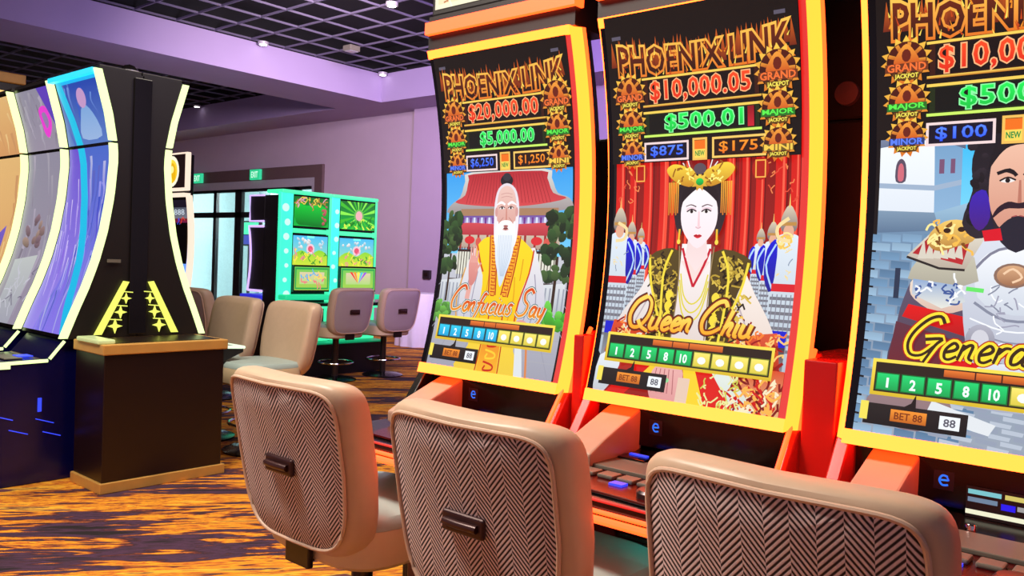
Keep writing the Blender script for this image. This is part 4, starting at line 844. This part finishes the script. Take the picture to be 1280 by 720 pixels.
def art_blue(k):
    if k == 0:
        a = swirl([(.10, .25, .70), (.35, .50, .80), (.15, .35, .85), (.45, .60, .90), (.3, .4, .75)], 14, 3, 40, 1)
        a.spoly([(18, 36), (20, 22), (26, 16), (34, 22), (40, 36)], (.50, .68, .90), (.62, .74, .92)); a.ell(25, 12, 5, 6, (.80, .62, .82)); a.rect(0, 0, 50, 2.5, (.1, .75, 1)); a.line([(2, -1), (7, 18), (14, 41)], 7.0, (.0, .80, .96)); return a
    a = swirl([(.28, .42, .82), (.55, .48, .95), (.22, .32, .80), (.62, .62, .96), (.40, .30, .85), (.72, .74, .92), (.36, .40, .78)], 46, 3.2, 116, 2)
    a.poly([(0, 0), (18, 0), (26, 30), (22, 70), (12, 116), (0, 116)], (.42, .30, .84), (.62, .55, .95)); [a.line([(x_, y_), (x_+1.5, y_+9), (x_+4, y_+20)], .8, c_, sm=2, w2=.2) for x_, y_, c_ in [(random.uniform(1, 26), random.uniform(5, 90), random.choice([(.75, .65, 1), (.55, .4, .9), (.9, .85, 1)])) for q_ in range(34)]]
    a.line([(14, -1), (18, 16), (24, 40), (32, 68), (39, 95), (50, 119)], 7.5, (.0, .80, .96), (.05, .75, .95), sm=5); return a
def art_grey(k):
    a = swirl([(.58, .56, .64), (.62, .58, .66), (.66, .64, .70), (.52, .48, .56), (.70, .66, .74)], 18, 4, 40 if k == 0 else 116, 3)
    if k == 0: a.spoly([(26, 14), (36, 12), (40, 22), (34, 32), (28, 28)], (.95, .25, .85)); a.spoly([(29, 17), (34, 16), (36, 22), (32, 26)], (.6, .5, .7)); a.poly([(30, 0), (50, 0), (50, 36)], (.38, .25, .75))
    else: blobs(a, 12, 8, 45, 40, 66, 5, [(.62, .50, .50), (.70, .58, .54), (.58, .46, .52)]); a.poly([(6, 74), (36, 70), (34, 116), (10, 116)], (.78, .80, .80), (.66, .66, .72)); scribble(a, 16, 4, 80, 46, 114, .8, [(.45, .42, .52), (.8, .8, .85)], 6)
    return a
def art_amber(k):
    a = swirl([(.92, .74, .48), (.86, .62, .40), (.95, .80, .55), (.82, .6, .4)], 10, 5, 40 if k == 0 else 116, 4); 
    if k: a.poly([(18, 60), (34, 50), (32, 116), (8, 116)], (.45, .35, .8), (.3, .3, .6))
    return a
lime_machine(5.2, 5.90, 'lime-edged curved slot machine at the near end with blue and violet screen', art_blue, True)
lime_machine(5.92, 6.60, 'lime-edged curved slot machine with pale grey screen, second from the black pedestal', art_grey, True)
lime_machine(6.62, 7.30, 'lime-edged curved slot machine with amber screen at the left edge of the picture', art_amber, True)
t = lime_machine(5.2, 5.90, 'lime-edged curved slot machine facing away, back to back with the near blue-screened one', art_blue, False, True)
# glowing arrow-like ornaments on the end of the bank
t = thing('end_panel', 'black end panel with two glowing yellow lattice ornaments above the pedestal', 'panel', (BC, 5.19, 0))
B(-.06, .05, -.005, .009, .86, 2.44).build('centre_strip', M_black, t, bevel=.003)
for s_ in (-1, 1):
    p = [(-.065, 1.184), (-.225, .862)] if s_ < 0 else [(.055, 1.185), (.215, .862)]
    g = MB(); (xa, za), (xb, zb) = p; g.prism([(xa, za), (xa+.035*-s_*-1*s_*s_, za+.005), (xb+.045*s_, zb), (xb, zb)], -.012, -.001); g.build('lattice_rail', M_ledyel, t)
    for i in range(3):
        cx = xb+(xa-xb)*(.16+.2*i)-s_*.055; cz = zb+.05+i*.085; k = .045-.006*i; g = MB()
        st = []
        for j in range(8):
            r = k if j % 2 == 0 else k*.35; st.append((cx+r*math.sin(j*PI/4), cz+r*math.cos(j*PI/4)))
        g.prism(st, -.010, -.001); g.build('lattice_star', M_ledyel, t)
        g = MB(); g.prism([(cx-.04, cz+.046), (cx+.04, cz+.04), (cx+.04, cz+.034), (cx-.04, cz+.04)], -.010, -.001); g.build('lattice_bar', M_ledyel, t)
B(-.20, -.12, -.008, -.001, 1.30, 1.32).build('name_plate', M_grey, t)
# pedestal cabinet
t = thing('pedestal_cabinet', 'dark mahogany pedestal cabinet with gold top and plinth at the end of the lime-edged bank', 'cabinet', (2.47, 4.98, 0))
B(-.37, .365, -.19, .19, .06, .785).build('body', M_wood, t, bevel=.004); B(-.385, .385, -.205, .195, .785, .845).build('top_slab', M_gold, t, bevel=.006); B(-.385, .385, -.205, .195, 0, .06).build('plinth', M_gold, t, bevel=.004)
B(-.40, -.30, -.17, .12, .8455, .87).build('top_light', mat('frosted_acrylic', (.75, .82, .62), .2, var=.1, emit=(.6, .7, .3), es=.35), t, bevel=.008)
B(-.35, .35, -.16, .16, .8455, .848).build('top_inlay', M_wood, t)
# small lit shelf on the far side deck
t = thing('far_side_console', 'black console deck with pale lit edge just right of the pedestal', 'console', (2.9, 5.42, 0))
MB().prism([(0, 0), (.12, 0), (.14, .62), (.34, .70), (.34, .735), (0, .76)], -.2, .06).build('body', M_satin, t, bevel=.005); MB().tube([(.03, -.203, .752), (.33, -.203, .735)], .011, 8).build('deck_light', glow('led_pale', (.8, .95, .7), 1.2), t); MB().tube([(.344, -.2, .733), (.344, .06, .733)], .011, 8).build('deck_light', glow('led_pale', (.8, .95, .7), 1.2), t)

# ================================================================ MACHINE WITH ROUND YELLOW PICTURE
t = thing('white_lit_slot_machine', 'white-edged slot machine with round yellow picture above a red and blue screen', 'slot machine', (4.6, 8.88, 0))
B(.02, .3, -.28, .31, 0, .85).build('cabinet', M_satin, t); B(.02, .08, -.27, .30, .85, 2.42).build('back_shell', M_black, t, bevel=.01)
fb = lambda z: -.02+.10*(1-((z-1.45)/.6)**2)*.5
MB().curve(fb, [(0, .31), (0, -.31), (.03, -.31), (.03, .31)], .87, 1.96, 14).build('screen_frame', M_black, t, smooth=True)
for s_ in (-1, 1): MB().curve(fb, [(-.012, s_*.285), (-.012, s_*.315), (.05, s_*.315), (.05, s_*.285)], .87, 1.98, 14).build('light_strip', M_ledwhite, t, smooth=True)
B(-.06, .02, -.315, .315, 1.96, 2.0).build('light_strip', M_ledwhite, t)
a = Art(0, 0, 57, 104, (.08, .05, .12)); a.rect(0, 8, 57, 20, (.30, .32, .38), (.45, .45, .5)); a.text('88,888', 8, 10, 50, 17, (.8, .85, .9)); a.rect(0, 20, 57, 48, (.45, .08, .10), (.10, .15, .60)); scribble(a, 40, 4, 22, 54, 46, 1.2, [(.9, .25, .15), (.2, .3, .9), (.8, .4, .3)], 5); a.rect(0, 48, 57, 86, (.12, .45, .98), (.55, .72, 1)); blobs(a, 20, 5, 55, 50, 82, 5, [(.8, .88, 1), (.9, .5, .8), (.3, .5, 1)]); a.rect(0, 86, 57, 104, (.30, .10, .75), (.85, .70, .35))
a.build('main_screen', t, lambda x, y, l: Vector((fb(1.93-y*.01)-.002-l*4e-5, .28-x*.0098, 1.93-y*.01)), M_art, bands=12)
B(-.03, .02, -.31, .31, 2.03, 2.44).build('top_frame', M_ledwhite, t, bevel=.006)
a = Art(0, 0, 57, 36, (.10, .04, .04)); a.ell(27, 18, 17, 17, (.98, .96, .86)); a.ell(27, 18, 13, 13, (.99, .86, .25), (.95, .75, .1)); a.spoly([(18, 26), (22, 12), (30, 9), (36, 16), (34, 28), (26, 24)], (.92, .70, .05)); a.ell(28, 16, 4, 4, (.98, .95, .6))
a.build('top_screen', t, lambda x, y, l: Vector((-.031-l*1e-4, .28-x*.0098, 2.42-y*.01)), M_art, bands=1)
B(-.32, .02, -.28, .28, .72, .80).build('button_deck', M_black, t, bevel=.008)

# ================================================================ GREEN-LIT MACHINES
def green_art(k, v):
    if k == 0:
        a = Art(0, 0, 56, 34, (.02, .42, .12), (.05, .72, .25))
        if v == 0: a.spoly([(2, 8), (20, 10), (40, 8), (54, 14), (52, 32), (20, 33), (4, 30)], (.05, .80, .22), (.02, .45, .12)); scribble(a, 26, 4, 1, 52, 8, 1.4, [(.9, .8, .3), (.7, .5, .2), (.9, .6, .7)], 4); blobs(a, 8, 46, 8, 54, 30, 3, [(.9, .6, .65), (.8, .4, .4)])
        else:
            for i in range(18): q = i*PI/9; a.poly([(30, 17), (30+40*math.cos(q), 17+40*math.sin(q)), (30+40*math.cos(q+.15), 17+40*math.sin(q+.15))], (.55, .95, .30) if i % 2 else (.25, .75, .15))
            a.ell(30, 17, 8, 8, (.45, .75, .35)); a.ell(30, 17, 5.5, 6, (.95, .70, .72)); scribble(a, 18, 2, 24, 54, 33, 1.4, [(.9, .95, .3), (.1, .5, .1)], 4)
        return a
    if k == 1:
        a = Art(0, 0, 56, 34, (.30, .75, .95), (.60, .90, .70)); a.spoly([(0, 24), (14, 17), (28, 22), (42, 16), (56, 22), (56, 36), (0, 36)], (.55, .85, .20), (.85, .90, .25)); blobs(a, 14, 4, 4, 52, 14, 3, [(1, 1, 1), (.85, .95, 1)]); a.ell(28, 15, 6.5, 6, (.95, .80, .85)); a.ell(28, 15, 4, 3.6, (.90, .35, .45)); scribble(a, 26, 4, 20, 52, 32, 1.2, [(.98, .9, .3), (.2, .6, .2), (.95, .5, .6)], 4); a.rect(22, -1, 34, 2.4, (.5, 1, .95)); return a
    a = Art(0, 0, 56, 27, (.45, .80, .35), (.65, .82, .30)); a.frame(1, 1, 55, 26, 2, (.15, .65, .30)); a.rect(8, 6, 48, 20, (.88, .80, .66), (.70, .85, .50))
    if v == 0: scribble(a, 22, 10, 8, 46, 18, 1.5, [(.95, .45, .5), (.4, .7, .9), (.95, .85, .4)], 4)
    else: 
        for i, c in enumerate(((.95, .2, .2), (.98, .6, .1), (.95, .95, .3), (.3, .8, .9), (.6, .3, .9))): a.poly([(28, 19), (14+i*6, 5), (18+i*6, 5)], c)
    return a
def green_machine(x0, label, v):
    t = thing('green_lit_slot_machine', label, 'slot machine', (x0, 8.25, 0), 0, 'green-lit slot machines in the middle distance')
    Wd = .70
    B(.02, Wd-.02, .04, .30, .0, .52).build('cabinet', M_satin, t, bevel=.006); B(.0, Wd, .03, .30, .30, 2.06).build('back_shell', M_satin, t)
    pw = .165 if v == 0 else .12
    B(0, pw, -.02, .05, .38, 2.10).build('side_pillar', mat('aqua_light', (.2, .9, .7), .3, var=0, emit=(.05, .92, .50), es=1.05), t, bevel=.01)
    for i in range(9): o = MB().lathe([(.001, 0), (.045, 0), (.04, .008), (.001, .012)], 0, 0, 14).build('bubble_light', glow('led_white_aqua', (.65, 1, .9), 1.0), t); o.rotation_euler = (PI/2, 0, 0); o.location = (pw*.5+random.uniform(-.025, .025), -.021, .6+i*.165); o.scale = (random.uniform(.5, 1.1),)*2+(1,)
    B(Wd-.03, Wd, -.02, .05, .50, 2.08).build('edge_light', M_ledgreen, t)
    B(-.0, Wd, -.04, .28, 2.085, 2.125).build('top_light', M_ledgreen, t, bevel=.012)
    for z0, z1, k, nm in ((1.72, 2.06, 0, 'top_screen'), (1.27, 1.61, 1, 'middle_screen'), (.98, 1.25, 2, 'lower_screen')):
        tilt = .10 if k == 2 else 0
        B(pw, Wd-.03, -.012-tilt*.5, .03, z0-.02, z1+.02).build('screen_bezel', M_black, t)
        green_art(k, v).build(nm, t, lambda x, y, l, z1=z1, z0=z0, tilt=tilt: Vector((pw+.01+x*(Wd-pw-.05)/56, -.014-tilt*.5-l*6e-5, z1-y*.01)), M_art, bands=1)
    B(pw, Wd-.03, -.03, .03, 1.64, 1.69).build('shelf_light', M_ledgreen, t)
    B(.0, Wd, -.16, .03, .87, .93).build('upper_ledge', mat('green_lit_trim', (.1, .8, .5), .4, var=0, emit=(.02, .75, .35), es=.7), t, bevel=.015)
    B(.04, Wd-.04, -.26, .03, .78, .84).build('button_deck', M_black, t, bevel=.01); MB().tube([(.03, -.265, .79), (Wd-.03, -.265, .79)], .013, 8).build('deck_light', M_ledgreen, t)
    B(.38, .55, -.06, .02, .66, .77).build('player_display', M_leddkblue, t)
    B(.10, .34, -.03, .04, .42, .68).build('belly_glass', M_green, t, bevel=.01); B(.40, .64, -.03, .04, .42, .60).build('belly_glass', M_green, t, bevel=.01); B(.02, Wd-.02, -.05, .04, .38, .41).build('kick_light', M_ledgreen, t)
    return t
green_machine(5.53, 'left green-lit slot machine of the pair, with aqua bubble pillar and plain green top screen', 0)
green_machine(6.235, 'right green-lit slot machine of the pair, with green starburst top screen', 1)
t = thing('machine_plinth', 'long black plinth under the pair of green-lit slot machines', 'plinth', (6.23, 8.2, 0))
B(-.68, .70, -.22, .03, .0, .36).build('front_panel', M_satin, t, bevel=.006); B(-.69, .71, -.23, .03, .361, .375).build('top_edge', M_green, t)
t = thing('violet_lit_slot_machine', 'violet-edged slot machine standing back to back with the green-lit pair, seen side-on', 'slot machine', (5.53, 8.56, 0))
B(0, .66, 0, .30, 0, .84).build('cabinet', M_black, t, bevel=.006)
B(0, .66, 0, .30, 1.76, 2.06).build('top_box', M_satin, t, bevel=.008)
fz = lambda z: .30-.05*math.sin((z-.95)/.75*PI)
MB().sweep([[(0, 0, z), (.66, 0, z), (.66, fz(z), z), (0, fz(z), z)] for z in [.95+.75*i/10 for i in range(11)]]).build('side_body', M_satin, t)
MB().tube([(-.006, .0, .95), (-.006, .29, .95)]+[(-.006, fz(.95+.75*i/10), .95+.75*i/10) for i in range(11)]+[(-.006, 0, 1.70)], .014, 8).build('edge_light', M_ledlav, t)
MB().tube([(-.006, 0, 1.76), (-.006, .29, 1.76), (-.006, .30, 2.06), (-.006, 0, 2.06)], .012, 8).build('edge_light', M_ledlav, t)
B(-.01, .66, .0, .46, .845, .90).build('button_deck', mat('blue_lit_trim', (.1, .1, .7), .4, var=0, emit=(.04, .04, .85), es=.6), t, bevel=.01); B(-.012, .0, .14, .24, .40, .66).build('belly_light', M_leddkblue, t)

# ================================================================ WHITE DRAPED TABLE, AMBER DISPLAY
t = thing('draped_table', 'white cloth-draped round table against the lavender wall', 'table', (9.35, 9.93, 0))
g = MB(); rings = []
for i in range(9):
    z = .84*(1-i/8); r0 = .34+.06*math.sin(i/8*PI/2)
    rings.append([((r0+.022*(i/8)*math.cos(k*PI*2/60*12))*math.cos(k*PI*2/60), (r0+.022*(i/8)*math.cos(k*PI*2/60*12))*math.sin(k*PI*2/60), z+.005) for k in range(60)])
g.sweep(rings, True, False); g.add([(0, 0, .846)]+rings[0], [(0, i+1, (i+1) % 60+1) for i in range(60)]); g.build('cloth', M_cloth, t, smooth=True)
MB().lathe([(.001, .80), (.33, .80), (.33, .836), (.001, .836)]).build('table_top', M_wood, t); MB().lathe([(.2, 0), (.2, .02), (.03, .05), (.03, .80), (.01, .80)]).build('pedestal', M_steel, t)
M_ambp = mat('amber_lit_panel', (.9, .75, .4), .5, var=0, emit=(1, .66, .22), es=1.0)
t = thing('amber_display_wall', 'glowing amber panelled display at the far left edge', 'lit panel', (2.75, 9.2, 0))
B(-.9, .42, 0, .15, 0, 2.95).build('casing', M_wood, t)
for i in range(4):
    for j in range(4): B(-.86+i*.315, -.57+i*.315, -.02, .0, 1.3+j*.40, 1.67+j*.40).build('lit_panel', M_ambp, t, bevel=.006)
B(-.92, .44, -.03, .16, 2.952, 3.05).build('cornice', M_gold, t, bevel=.01)
for x, y, lab in ((2.44, 5.32, 'small dark camera dome on top of the near end of the lime-edged bank'), (2.34, 6.10, 'small dark camera dome on top of the second lime-edged machine')):
    tt = thing('camera_dome', lab, 'camera', (x, y, 2.485))
    MB().lathe([(.001, 0), (.05, 0), (.052, .02), (.03, .045), (.001, .055)]).build('dome', M_black, tt, smooth=True); MB().lathe([(.053, .0), (.06, .0), (.06, .012), (.053, .012)]).build('ring', M_silver, tt)
